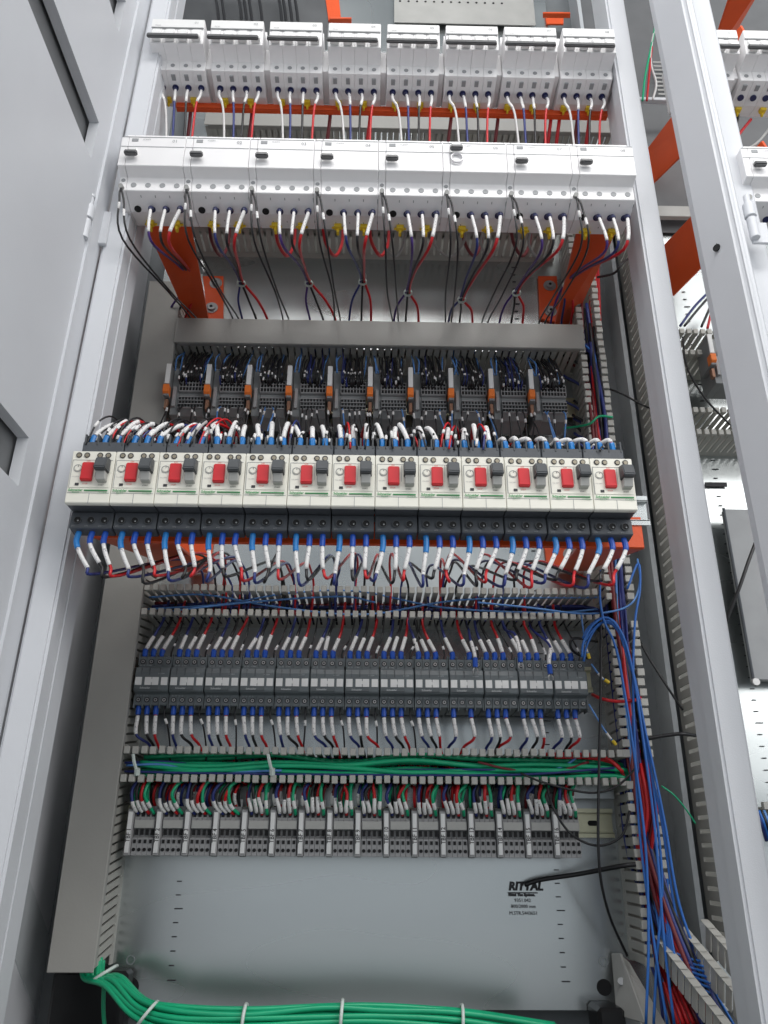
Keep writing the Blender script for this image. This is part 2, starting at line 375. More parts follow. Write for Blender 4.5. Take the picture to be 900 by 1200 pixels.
# neighbour's left vertical duct and its rows
xN0 = X(790, 600, OF); xN1 = xN0 + .036
duct('grey slotted duct running up behind the inner edge of the right front post', 'z', zRb, ZC + 1.15, xN0, xN1, OF, pitch=.0165, fw=.0115, tipz=.006)
zd = Z(440, 268, .075)
duct('grey slotted duct in shade behind the lower row of white breakers', 'x', X(222, 290, .03), X(652, 290, .03), zd, zd + .055, .078, covered=True, pitch=.012, fw=.008)
zd1, zd2 = Z(440, 150, OF), Z(440, 134, OF)
duct('pale covered duct seen between the two rows of white breakers', 'x', X(240, 140, OF), X(716, 140, OF), zd1, zd2, OF, covered=True)
duct('upper slotted duct of the neighbouring bay above its relay', 'x', xN1 + .004, xN1 + .30, Z(815, 412, OF), Z(815, 388, OF), OF)
duct('lower slotted duct of the neighbouring bay under its relay', 'x', xN1 + .004, xN1 + .30, Z(815, 505, OF), Z(815, 480, OF), OF)
duct('slotted duct at the foot of the neighbouring bay, far right', 'x', xN1 + .02, xN1 + .30, Z(890, 965, OF), Z(890, 945, OF), OF)

# floor-level duct coming forward at the lower right
fd = empty('wiring_duct', P(780, 1130, .10), 'short slotted grey duct coming forward at the lower right corner', 'wiring duct')
A, B_ = P(772, 1100, .09), P(862, 1215, .20)
dv = (B_ - A); q = MB(); L = dv.length; t = dv.normalized(); up = Vector((.82, -.35, .45)); s_ = t.cross(up).normalized()
k = 0
while k * .0125 < L:
    for off in (0, .030, .056):
        c = A + t * (k * .0125) + s_ * 0 + Vector((off, -.0, off * .3)) - fd.location
        q.hexa([c, c + t * .0095, c + t * .0095 + Vector((.002, 0, 0)), c + Vector((.002, 0, 0))],
               [c + Vector((0, .010, -.026)), c + t * .0095 + Vector((0, .010, -.026)), c + t * .0095 + Vector((.002, .010, -.026)), c + Vector((.002, .010, -.026))])
        q.hexa([c + Vector((-.004, -.002, .0)), c + t * .0095 + Vector((-.004, -.002, 0)), c + t * .0095 + Vector((.006, -.002, 0)), c + Vector((.006, -.002, 0))],
               [c + Vector((-.004, .006, .003)), c + t * .0095 + Vector((-.004, .006, .003)), c + t * .0095 + Vector((.006, .006, .003)), c + Vector((.006, .006, .003))])
    k += 1
q.build('slotted_wall', M['duct'], fd, bevel=.0006)
# angled bracket plate at lower right
br = empty('support_bracket', P(740, 1160, .03), 'angled grey metal bracket bolted at the lower right corner of the plate', 'bracket')
o_ = br.location
q = MB().sheet(P(716, 1117, .006) - o_, P(727, 1117, .03) - o_, P(757, 1200, .09) - o_, P(722, 1190, .03) - o_, .003)
q.sheet(P(727, 1117, .03) - o_, P(738, 1128, .03) - o_, P(790, 1215, .09) - o_, P(757, 1215, .09) - o_, .003)
q.build('bracket_plate', M['meter'], br, bevel=.001)
q = MB().cyl(P(728, 1150, .035) - o_, (-.3, -1, .2), .004, .004, 12).build('bolt', M['steel'], br)

# ================================================================ ORANGE BRACKETS
def bolt(par, px, py, o, org, r=.0085):
    p = P(px, py, o) - org
    MB().cyl(p, (0, -1, 0), r * 1.25, .0015, 20).build('washer', M['steel'], par)
    b = MB().cyl(p + Vector((0, -.0015, 0)), (0, -1, 0), r * .8, .004, 16); b.build('bolt_head', M['steel'], par, bevel=.0008, smooth=False)
    MB().cyl(p + Vector((0, -.0056, 0)), (0, -1, 0), r * .32, .0006, 6).build('socket', M['hole'], par)
def bracket(label, foot, arm, bolts, front_o, bar=None):
    c = P(*foot[0], .004); root = empty('rail_bracket', c, label, 'bracket', 'orange rail brackets')
    m = MB().sheet(*[P(x, y, .001) - c for x, y in foot], .004); m.build('foot_plate', M['orange'], root, bevel=.0006)
    a = [P(x, y, o) - c for x, y, o in arm]
    MB().sheet(*a, .004).build('arm', M['orange'], root, bevel=.0006)
    for b in bolts: bolt(root, b[0], b[1], .005, c)
    return root
bracket('orange steel arm with two bolts holding the breaker rails, at the left', [(244, 380), (262, 380), (262, 325), (238, 325)],
        [(226, 385, .006), (247, 385, .006), (224, 262, .28), (171, 262, .29)], [(253, 332), (248, 361)], .29)
bracket('orange steel arm with two bolts holding the breaker rails, at the right', [(632, 375), (656, 380), (652, 325), (630, 325)],
        [(648, 385, .006), (670, 378, .006), (724, 262, .29), (677, 262, .28)], [(644, 335), (645, 365)], .29)
bracket('orange steel arm under the motor starters, at the left', [(196, 668), (246, 668), (252, 628), (192, 628)],
        [(222, 668, .006), (246, 668, .006), (196, 626, .30), (108, 626, .30)], [(207, 647)], .3)
bracket('orange steel arm under the motor starters, at the right', [(640, 664), (688, 664), (690, 628), (636, 628)],
        [(655, 666, .006), (687, 666, .006), (755, 639, .30), (676, 639, .30)], [(668, 650)], .3)
bracket('orange steel arm of the neighbouring bay in the gap between the posts', [(772, 330), (790, 330), (790, 318), (772, 318)],
        [(768, 300, .004), (790, 347, .004), (925, 212, .26), (895, 165, .26)], [], .3)
bracket('orange steel arm of the neighbouring bay high in the gap', [(770, 215), (800, 215), (800, 205), (770, 205)],
        [(752, 186, .004), (762, 220, .004), (900, 85, .26), (870, 30, .26)], [], .3)
bracket('orange steel arm of the neighbouring bay above its upper breakers', [(820, 70), (835, 70), (835, 60), (820, 60)],
        [(828, 75, .05), (850, 55, .05), (905, -40, .22), (865, -40, .22)], [], .3)
bracket('small orange bracket tip in the dark above the upper breaker row', [(385, 26), (400, 26), (396, -10), (380, -10)],
        [(386, 27, .006), (412, 27, .006), (412, 20, .02), (386, 20, .02)], [], .3)
bracket('orange bracket tip in the dark above the right end of the upper breaker row', [(640, 30), (660, 30), (660, 16), (638, 16)],
        [(636, 20, .03), (668, 20, .03), (668, 14, .04), (636, 14, .04)], [], .3)
# long orange cross bars carrying the rails
def bar(label, p0, p1, o0, o1, h, py, dz=0):
    a = P(*p0, o1); b = P(*p1, o1); z = (a.z + b.z) / 2; root = empty('cross_bar', ((a.x + b.x) / 2, -o0, z), label, 'cross bar', 'orange cross bars')
    L = (b.x - a.x) / 2
    MB().box(-L, L, -(o1 - o0), -(o1 - o0) + .004, 0, h).box(-L, L, -(o1 - o0) + .004, 0, 0, .004).build('angle_bar', M['orange'], root, bevel=.0006)
    return root
bar('orange cross bar behind the motor starters', (150, 638), (755, 638), .300, .306, .036, 0)
bar('orange cross bar carrying the lower row of white breakers', (170, 266), (722, 266), .282, .288, .006, 0)
bar('orange cross bar carrying the upper row of white breakers', (205, 130), (712, 130), .240, .25, .010, 0)

# DIN rails
def rail(label, px0, px1, py, o, h=.035, m='zinc'):
    a = P(px0, py, o); b = P(px1, py, o); c = (a + b) / 2; root = empty('din_rail', c, label, 'rail'); L = (b.x - a.x) / 2
    mb = MB().box(-L, L, -.0015, 0, -h / 2 + .005, h / 2 - .005).box(-L, L, -.0075, -.006, h / 2 - .006, h / 2).box(-L, L, -.0075, -.006, -h / 2, -h / 2 + .006)
    mb.box(-L, L, -.0075, 0, h / 2 - .0065, h / 2 - .005).box(-L, L, -.0075, 0, -h / 2 + .005, -h / 2 + .0065)
    mb.build('rail_profile', M[m], root)
    q = MB()
    x = L - .022
    while x > -L: q.cyl((x, -.0016, 0), (0, -1, 0), .0032, .0003, 12); q.box(x - .007, x, -.0018, -.0015, -.0032, .0032); q.cyl((x - .007, -.0016, 0), (0, -1, 0), .0032, .0003, 12); x -= .034
    q.build('rail_slot', M['hole'], root)
    return root
rail('yellowish zinc rail end right of the small terminal blocks', 215, 673, 477, .008)
rail('yellowish zinc rail end right of the lowest terminal row', 150, 717, 963, .008)
rail('zinc rail behind the contactor row', 160, 692, 795, .008)
rail('silver rail end sticking out right of the motor starters', 90, 757, 597, .300, m='galv')
rail('silver rail behind the upper row of white breakers', 175, 722, 75, .255, m='galv')
rail('silver rail behind the lower row of white breakers', 145, 745, 215, .275, m='galv')
# small galvanised cover plate right of last terminals
cp = P(692, 925, .03); c = empty('cover_plate', cp, 'small bare metal plate above the rail end right of the lowest terminals', 'metal plate')
MB().box(-.035, .030, -.002, .0, -.012, .012).box(-.035, .030, 0, .028, .008, .012).build('bent_plate', M['galv'], c, bevel=.0008)
# ================================================================ BREAKERS
def screw_set(par, xs, y, z, r, name='terminal_screw', n=12, dep=.0006):
    for x in xs:
        mb = MB(); mb.cyl((x, y, z), (0, -1, 0), r, dep, n)
        o = mb.build('screw_hole', M['hole'], par)
        MB().cyl((x, y - dep, z), (0, -1, 0), r * .72, .0005, n).build(name, M['steel'], o)
def holes(par, xs, y, z, r, ax=(0, -1, 0), nm='wire_port', n=12, m='hole'):
    for x in xs: MB().cyl((x, y, z), ax, r, .0006, n).build(nm, M[m], par)
# upper row (seen from below)
o1 = .332
xa1, xb1 = X(178, 27, o1), X(719, 33, o1)
zn1t = Z(448, 29, o1); zn1b = Z(448, 53, o1); n1h = zn1t - zn1b
pit1 = (xb1 - xa1 + .009) / 8; w1 = pit1 - .009
def breaker1(label, num):
    r = empty('circuit_breaker', (0, 0, 0), label, 'circuit breaker', 'white breakers of the upper row')
    a = .030; s = .0205                 # nose depth, shoulder height

    poly = [(0, 0), (.004, -n1h), (a, -n1h - .003), (a, -n1h - s), (.068, -n1h - s - .006), (.092, -n1h - s), (.092, s), (a, s), (a, 0)]
    b = MB()
    for k in range(4):
        b.prism(poly, k * w1 / 4 + (.0001 if k else 0), (k + 1) * w1 / 4 - (.0001 if k < 3 else 0))
    b.build('housing', M['white'], r, bevel=.0004)
    MB().box(.0004, w1 - .0004, -.0009, .0004, -.0157, .0004).build('marking_strip', M['label'], r, bevel=.0003)
    # thin rear half case seen between breakers
    MB().box(w1, w1 + .0085, .034, .09, -n1h - .012, -.012).build('rear_module', M['white'], r, bevel=.0006)
    MB().box(.0006, w1 - .0006, -.0005, .0004, -.0165, -.0158).build('strip_groove', M['grey_ink'], r)
    for k in range(4):
        x = (k + .5) * w1 / 4
        MB().prism([(-.0005, -.0190), (-.0050, -.0300), (-.0050, -.0400), (.003, -.0400), (.003, -.0190)], x - .0062, x + .0062).build('lever', M['white2'], r, bevel=.0006)
    MB().box(-.0015, w1 - .0045, -.0085, -.0035, -.0440, -.0375).build('handle_bar', M['lev'], r, bevel=.0012, seg=2)
    xs = [(k + .5) * w1 / 4 for k in range(4)]
    for x in xs: MB().cyl((x, a, -n1h - .0115), (0, -1, 0), .0031, .0006, 14).build('terminal_screw', M['grey_ink'], r)
    zs = -n1h - s
    # ports on the underside, halfway back
    for x in xs:
        q = MB().cyl((x, .055, zs - .0042), (0, -.15, -1), .0046, .002, 14).build('wire_port', M['navylug'], r)
        MB().box(x - .0028, x + .0028, .036, .045, zs - .0030, zs - .0008).build('port_slot', M['grey_ink'], r)
    for x in (xs[0] + .004, xs[2] + .004):
        MB().box(x - .0045, x + .0045, .070, .079, zs - .0095, zs - .003).box(x - .0015, x + .0015, .076, .081, zs - .014, zs - .003).build('rail_clip', M['yellow'], r, bevel=.0008)
    text(num, .0062, M['grey_ink'], r, (w1 - .014, -.0013, -.0085), 'number')
    text('MC60', .003, M['grey_ink'], r, (.006, -.0013, -.0140), 'marking')
    return r
B1 = []
for k in range(8):
    lab = 'white four-pole breaker numbered 0%d, %s from the left in the upper row' % (k + 1, ORD[k])
    r = breaker1(lab, '0%d' % (k + 1)); r.location = (xa1 + k * pit1, -o1, zn1t); B1.append(r)
# lower row
o2 = D - .753
xa2, xb2 = X(140, 178, o2), X(745, 195, o2)
zn2t = Z(442, 166, o2); n2h = .048
pit2 = (xb2 - xa2) / 8; wa = pit2 * .115
def breaker2(label, num, up=False):
    r = empty('circuit_breaker', (0, 0, 0), label, 'circuit breaker', 'white breakers of the lower row')
    a = .016; s = .021; w = pit2
    poly = [(0, 0), (.0, -n2h), (a, -n2h - .004), (a, -n2h - .004 - s), (.044, -n2h - s - .012), (.074, -n2h - s - .008), (.074, s), (a, s), (a, 0)]
    MB().prism(poly, 0, wa - .0004).build('auxiliary_contact', M['white'], r, bevel=.0007)
    MB().prism(poly, wa, w - .0004).build('housing', M['white'], r, bevel=.0007)
    MB().box(.0006, w - .001, -.0005, .0003, -.0010, -.0002).build('edge_strip', M['grey_ink'], r)
    MB().box(.0006, w - .001, -.0004, .0003, -.0172, -.0163).build('groove', M['grey_ink'], r)
    lz = -.034 if not up else -.0145
    MB().box(wa + .002, wa + .013, -.004, .001, lz + .003, lz + .012).build('lever', M['white2'], r, bevel=.0008)
    MB().box(wa - .0005, wa + .0155, -.010, -.003, lz - .003, lz + .003).build('handle_bar', M['lev'], r, bevel=.0014, seg=2)
    if up: MB().ring((wa + .008, -.001, lz - .013), (0, -1, 0), .008, .0068, .003, 20).build('clear_ring', M['clear'], r)
    MB().box(wa + .004, wa + .012, -.0007, .0002, -.008, -.0035).build('logo_mark', M['grey_ink'], r)
    pw = (w - wa) / 4; xs = [wa + (k + .5) * pw for k in range(4)]
    for x in xs: MB().cyl((x, a, -n2h - .004 - .0125), (0, -1, 0), .0036, .0006, 14).build('terminal_screw', M['grey_ink'], r)
    MB().cyl((wa * .5, a, -n2h - .009), (0, -1, 0), .0026, .0006, 12).build('terminal_screw', M['grey_ink'], r)
    MB().cyl((wa * .5, a - .0005, -n2h - .022), (0, -1, -.3), .003, .006, 12).build('test_tube', M['w_grey'], r)
    zu = -n2h - s - .004
    def under(y): return zu - (y - a) / .028 * .008 if y < .044 else zu - .008 + (y - .044) / .03 * .004
    for i, x in enumerate(xs):
        MB().cyl((x + .001, .040, under(.040) - .0002), (0, -.28, -1), .0045, .0010, 14).build('wire_port', M['hole'] if i == 0 else M['navylug'], r)
        MB().hexa([(x + pw * .45, .022, under(.022) - .0006), (x + pw * .45 + .0009, .022, under(.022) - .0006), (x + pw * .45 + .0009, .060, under(.06) - .0006), (x + pw * .45, .060, under(.06) - .0006)],
                  [(x + pw * .45, .022, under(.022) + .002), (x + pw * .45 + .0009, .022, under(.022) + .002), (x + pw * .45 + .0009, .060, under(.06) + .002), (x + pw * .45, .060, under(.06) + .002)]).build('pole_seam', M['grey_ink'], r)
    for x in (xs[1] - .007, xs[3] - .009):
        MB().box(x - .0048, x + .0048, .060, .068, under(.064) - .006, under(.064)).box(x - .0018, x + .0018, .064, .072, under(.064) - .011, under(.064)).box(x - .008, x + .008, .066, .069, under(.064) - .003, under(.064)).build('rail_clip', M['yellow'], r, bevel=.0008)
    text(num, .0068, M['grey_ink'], r, (w - .017, -.0008, -.0095), 'number')
    text('iC60N', .0036, M['grey_ink'], r, (wa + .018, -.0008, -.006), 'marking')
    return r
B2 = []
for k in range(8):
    lab = 'white breaker numbered 0%d with side contact, %s from the left in the lower row' % (k + 1, ORD[k])
    if k == 5: lab = 'white breaker numbered 06 in the lower row, the only one with its lever up'
    r = breaker2(lab, '0%d' % (k + 1), k == 5); r.location = (xa2 + k * pit2, -o2, zn2t); B2.append(r)
# neighbour copies
for k in range(2):
    dup(B1[k], (B1[0].location.x + .766 + k * pit1, -o1, zn1t + .004), ('white breaker of the neighbouring bay, upper row, beside the second upright', 'white breaker of the neighbouring bay, upper row, cut off at the photo edge')[k])
    dup(B2[k], (B2[0].location.x + .790 + k * pit2, -o2, zn2t + .002), ('white breaker of the neighbouring bay, lower row, beside the hinge', 'white breaker of the neighbouring bay, lower row, cut off at the photo edge')[k])

# wires of the upper row
cw = ['white', 'navy', 'black', 'red']
def pw1(k, j):                                       # world point of the port j of upper breaker k
    return Vector((xa1 + k * pit1 + (j + .5) * w1 / 4, -o1 + .055, zn1t - n1h - .0205 - .006))
for k in range(8):
    for j in range(4):
        p = pw1(k, j); q = p.copy()
        q = p + Vector((.001 + jit(.002), -.004, -.018)); ex = [.020, .008, .002, -.008][j] + jit(.004)
        if k == 7: ex -= .01
        e = p + Vector((ex * .5, -.001, -.055)); f = Vector((p.x + ex, -.235, zn2t - .01)); g = Vector((f.x + ex * .2, -.12, zd + .05))
        wire('%s wire from the %s port of the %s upper-row white breaker' % (cw[j], ORD[j], ORD[k]), [p, q, e, f, g], .0017, cw[j], 'wires of the upper breaker row',
             lug=(0, .007), sleeve=(.007, .034), lugmat='navylug', rl=1.8, rs=1.2)
for i, (px, c) in enumerate([(222, 'dark red'), (294, 'dark red'), (386, 'dark red'), (433, 'red'), (528, 'dark red'), (583, 'dark red'), (645, 'red'), (655, 'red'), (676, 'dark red'), (690, 'red')]):
    a = P(px + 2, 124, .24); wire('%s feeder wire behind the white breakers, %s from the left' % (c, ORD[i]), [a, P(px, 145, .235), P(px - 3, 170, .22), P(px - 3, 195, .2)], .0028, c, 'feeder wires behind the breakers')
# wires of the lower row
ties = []
tie_px = [(176, 333), (283, 331), (362, 331), (425, 329), (478, 342), (541, 350), (605, 342), (664, 333)]
for k in range(8):
    base = Vector((xa2 + k * pit2, -o2, zn2t)); pwid = (pit2 - wa) / 4
    cols = ['navy' if k % 2 else 'purple', 'black', 'red'] if k != 7 else ['purple', 'navy', 'red']
    T = P(*tie_px[k], .13)
    if k == 0: T = P(228, 331, .12)
    for j in range(3):
        p = base + Vector((wa + (j + 1.5) * pwid + .001, .040, -n2h - .021 - .011))
        q = p + Vector((.001, -.008, -.010)); s = [.006, .001, -.008][j] * (1 if k < 4 else 1)
        e = p + Vector((s, -.004, -.055))
        m1 = e.lerp(T, .6) + Vector((jit(.002), .0, .004))
        ends = [-14, -2, 12]
        off = Vector(((j - 1) * .0028, 0, 0)); T2 = T + off
        E1 = P(tie_px[k][0] + (30 if k == 0 else 0) + ends[j] + (18 if k in (2, 1) else -6 if k > 5 else 0) + jit(3), 378, .055); E2 = E1 + Vector((0, .01, -.03))
        if k == 1: pass
        wire('%s wire from the %s port of the %s lower-row white breaker' % (cols[j], ORD[j + 1], ORD[k]), [p, q, e, m1, T2, T2.lerp(E1, .5) + Vector(((j - 1) * .004, -.004, 0)), E1, E2], .0017 if j < 2 else .0020, cols[j],
             'wires of the lower breaker row', lug=(0, .0125), sleeve=(.0125, .054), lugmat='navylug', rl=1.9, rs=1.2)
    t = MB().ring(T + Vector((0, -.001, -.004)), (0, .1, 1), .0068, .0052, .003, 12).build('cable_tie', M['tie'], None, origin=T)
    tag(t, 'small white cable tie round the wires below the %s lower-row breaker' % ORD[k], 'cable tie', 'cable ties under the breakers')
    # auxiliary pair
    pa = base + Vector((wa * .5, .012, -n2h - .026))
    epx = [178, 330, 317, 398, 458, 520, 562, 640][k] if k else 232
    epx = [226, 274, 332, 392, 460, 522, 565, 632][k]
    for j in range(2):
        q = pa + Vector((.001 + j * .005, -.001, -.018)); e = q + Vector((.004 + j * .004, .02, -.045)); E1 = P(epx + j * 7, 377, .06)
        md = e.lerp(E1, .55) + Vector((.006 * (1 if k < 4 else -.6) * (1 - j), -.01, -.01))
        wire('thin black wire %s from the side contact of the %s lower-row breaker' % (('nearer', 'farther')[j], ORD[k]), [pa, q, e, md, E1, E1 + Vector((0, .01, -.03))], .0013, 'black',
             'side contact wires of the lower breaker row', sleeve=(.024 + j * .012, .034 + j * .012), rs=1.4)
for i, (px, px2) in enumerate([(452, 475), (512, 545), (566, 583), (622, 640)]):
    wire('looped grey wire hanging under the lower breaker row, %s of four' % ORD[i], [P(px, 268, .26), P(px - 2, 288, .24), P((px + px2) / 2, 301, .22), P(px2 - 2, 285, .23), P(px2 + 1, 268, .26)], .0019, 'grey', 'looped grey wires')
for i, (px, c) in enumerate([(245, 'dark red'), (322, 'red'), (378, 'red'), (432, 'red'), (541, 'dark red'), (598, 'dark red')]):
    wire('%s wire loop in shade under the lower breaker row, %s from the left' % (c, ORD[i]), [P(px, 262, .24), P(px + 4, 285, .2), P(px + 14, 300, .16), P(px + 22, 288, .12), P(px + 24, 268, .08)], .0026, c, 'red wire loops under the breakers')

# ================================================================ MOTOR STARTERS
o3 = D - .739
xa3, xb3 = X(75, 590, o3), X(748, 596, o3)
zs_t = Z(411, 533, o3); zs_b = Z(411, 594, o3); hs = zs_t - zs_b
ws = (xb3 - xa3) / 13
def starter(label):
    r = empty('motor_starter', (0, 0, 0), label, 'motor starter', 'cream motor starters with red and black buttons')
    w = ws - .0005
    b = MB().prism([(0, 0), (0, -hs + .001), (.002, -hs), (.006, -hs), (.006, 0)], 0, w)
    b.build('front_housing', M['cream'], r, bevel=.0006)
    MB().box(.0004, w - .0004, .006, .026, -hs + .0008, -.0004).build('housing_core', M['charcoal'], r)
    MB().prism([(.021, .0), (.021, .022), (.070, .026), (.060, -hs - .0), (.024, -hs - .001), (.024, -.001)], .0002, w - .0002).build('rear_housing', M['charcoal'], r, bevel=.0008)
    lb = MB().prism([(.022, -hs), (.020, -hs - .0185), (.038, -hs - .0205), (.050, -hs)], .0003, w - .0003); lb.build('lower_terminal_block', M['charcoal'], r, bevel=.001)
    # raised combs of the upper terminal block
    ub = MB()
    for k in range(4): ub.box(.0015 + k * (w - .005) / 3, .0035 + k * (w - .005) / 3, .0205, .0500, .018, .031)
    ub.build('terminal_barrier', M['graphite'], r, bevel=.0004)
    MB().prism([(-.0006, -.0105), (-.0006, -hs * .70), (.0003, -hs * .70), (.0003, -.0105)], .0022, w - .0022).build('front_plate', M['cream'], r)
    fr = MB().box(.0018, w - .0018, -.0009, .0, -.0108, -.0104).box(.0018, .0022, -.0009, .0, -hs * .70, -.0104).box(.0264, .0268, -.0009, 0, -.030, -.0116)
    fr.box(.001, w - .001, -.0004, .0, -hs * .80 - .0003, -hs * .80).box(w * .53, w * .53 + .0004, -.0004, 0, -hs, -hs * .80); fr.build('front_seam', M['grey_ink'], r)
    for x in (.0070, .0152, .0285, .0368):
        c = MB().cyl((x, -.0002, -.0048), (0, -1, 0), .0030, .0006, 14).build('screw_hole', M['ink'], r)
        MB().cyl((x + .0002, -.0008, -.0052), (0, -1, 0), .0021, .0005, 10).build('terminal_screw', mat_brass, c)
    q = MB().prism([(-.0006, -.0130), (-.0040, -.0145), (-.0048, -.0340), (-.0006, -.0352)], .0128, .0246).build('stop_button', M['red'], r, bevel=.0008, seg=2)
    text('STOP', .0022, M['red_ink'], r, (.0152, -.0010, -.0380), 'stop_marking'); text('OFF', .0022, M['red_ink'], r, (.0160, -.0010, -.0126), 'off_marking')
    MB().prism([(-.0006, -.0095), (-.0120, -.0125), (-.0165, -.0245), (-.0155, -.0268), (-.0006, -.0262)], .0288, .0408).build('start_button', M['graphite'], r, bevel=.0010, seg=2)
    MB().prism([(-.0006, -.0262), (-.0105, -.0266), (-.0080, -.0355), (-.0006, -.0360)], .0300, .0396).build('button_base', M['meter'], r, bevel=.0006)
    text('START', .0020, M['ink'], r, (.0310, -.0010, -.0392), 'start_marking')
    MB().ring((.0080, -.0007, -.0200), (0, -1, 0), .0042, .0037, .0004, 20).build('setting_dial', M['grey_ink'], r)
    MB().cyl((.0080, -.0006, -.0200), (0, -1, 0), .0030, .0008, 16).build('dial_knob', M['cream'], r, bevel=.0002)
    text('4', .0026, M['ink'], r, (.0078, -.0017, -.0190), 'dial_number')
    text('+Ue 690V', .0018, M['grey_ink'], r, (.0032, -.0009, -.0300), 'rating')
    MB().box(.0078, .0116, -.0012, .0, -.0392, -.0366).build('test_slot', M['ink'], r)
    MB().box(.0180, w - .0028, -.0011, .0, -.0450, -.0440).build('green_line', M['green_ink'], r)
    text('Schneider', .0036, M['green_ink'], r, (.0022, -.0012, -.0456), 'maker_lettering', bold=.00012)
    text('Electric', .0024, M['green_ink'], r, (.0062, -.0012, -.0478), 'maker_lettering_small')
    text('GV2ME08', .0022, M['green_ink'], r, (.0320, -.0012, -.0478), 'type_lettering')
    for j in range(3):
        x = .0085 + j * .0136
        h = MB().cyl((x, .0203, -hs - .0100), (0, -1, -.05), .0036, .0010, 16).build('screw_port', M['hole'], r)
        MB().ring((x, .0192, -hs - .0100), (0, -1, -.05), .0040, .0034, .0006, 16).build('port_rim', M['graphite'], h)
        if True: MB().cyl((x + .0008, .0188, -hs - .0110), (0, -1, 0), .0009, .0004, 6).build('screw_glint', M['grey_ink'], h)
        text(('2/T1', '4/T2', '6/T3')[j], .0019, M['grey_ink'], r, (x - .0055, .0190, -hs - .0172), 'terminal_marking')
    return r
mat_brass = mat('brass_screw', (.30, .27, .21), .5, .6)
s0 = starter('cream motor starter with red and black buttons at the left end of its row'); s0.location = (xa3, -o3, zs_t)
for k in range(1, 13):
    lab = 'cream motor starter with red and black buttons, %s from the left' % ORD[k] if k < 12 else 'cream motor starter with red and black buttons at the right end of its row'
    dup(s0, (xa3 + k * ws, -o3, zs_t), lab)
c3 = ['navy', 'black', 'red']
for k in range(13):
    x0 = xa3 + k * ws
    lean = (-.010 if k == 0 else 0)
    for j in range(3):
        xx = x0 + .0085 + j * .0136
        # bottom wires
        p = Vector((xx, -o3 + .029, zs_b - .0185)); L1 = .0195 if j == 0 else .014
        sx = (.012 - k * .0022) + jit(.003)
        q = p + Vector((0, -.001, -.015)); r_ = q + Vector((sx, .002, -.023)); 
        dirx = random.choice((-1, 1)) * random.uniform(.003, .022) if 1 < k < 11 else (.016 if k < 2 else -.02)
        bot = r_ + Vector((dirx * .3, .018, -.006 + jit(.005)))
        mx = bot.x + dirx * .8; py2 = 655 + jit(7); mid2 = Vector((mx * .97, -.15, Z(420, py2, .15))); mid3 = Vector((mid2.x * .985 + dirx * .3, -.085, Z(420, py2 + 10, .085)))
        end = Vector((mid3.x + jit(.008), -.060, zb1 + .008)); e2 = Vector((end.x + jit(.004), -.05, zb1 - .03))
        if k < 2: mid2.x += .012; mid3.x += .02 - k * .01; end.x += .03 - k * .015; e2.x = end.x
        wire('%s wire from the %s bottom port of the %s motor starter' % (c3[j], ORD[j], ORD[k]), [p, q, r_, bot, mid2, mid3, end, e2], .0016, c3[j],
             'bottom wires of the motor starters', lug=(0, L1), sleeve=(L1, L1 + .024), lugmat='lug2' if j == 0 else 'lug', rl=1.9, rs=1.4)
        # top wires
        p = Vector((xx - .001, -o3 + .026, zs_t + .022)); tilt = .018 if k < 3 else (-.004 if k < 10 else -.011); h_ = (.034 if k < 10 else .016) + jit(.004)
        q = p + Vector((tilt * .2, .002, .014)); a_ = p + Vector((tilt + jit(.006), .014, h_)); b_ = a_ + Vector((tilt * .8 + jit(.008), .035, -.004)); c_ = b_ + Vector((jit(.01), .04, -.05))
        if k >= 10: b_.z = a_.z - .002
        wire('%s wire from the %s top terminal of the %s motor starter' % (c3[(j + (k % 2)) % 3] , ORD[j], ORD[k]), [p, q, a_, b_, c_], .0018, c3[(j + (k % 2)) % 3],
             'top wires of the motor starters', lug=(0, .0095), sleeve=(.011, .040 if k < 10 else .028), lugmat='lug2', rl=1.9, rs=1.5)
# thin control wires behind the starter tops: one uncountable tangle
ctl = MB(); org = Vector((0, -o3, zs_t))
for k in range(13):
    x0 = xa3 + k * ws
    for j in range(6):
        p = Vector((x0 + .003 + j * .0075 + jit(.001), -o3 + random.uniform(.018, .030), zs_t + .018)); tl = .02 if k < 3 else (jit(.014) if k < 10 else jit(.016))
        hh = random.uniform(.028, .046) if k < 10 else random.uniform(.010, .018)
        a_ = p + Vector((tl * .4, .004, hh * .7)); b_ = p + Vector((tl, .022, hh)); c_ = p + Vector((tl * 1.6, .055, hh * .4)); d_ = p + Vector((tl * 1.8, .08, -.04))
        path = spline([p, a_, b_, c_, d_], 5); ctl.cur = random.choice((0, 0, 0, 0, 1, 3)); ctl.tube([v - org for v in path], .0011, 5)
        s = random.uniform(.006, .026); ctl.cur = 2; ctl.tube([v - org for v in sub(path, s, s + random.choice((.005, .009)))], .0017, 6)
t = ctl.build('control_wires', [M['w_black'], M['w_navy'], M['sleeve'], M['w_red']], smooth=True); t.location = org
tag(t, 'tangle of thin black control wires with white tags over the motor starters', 'wires', kind='stuff')

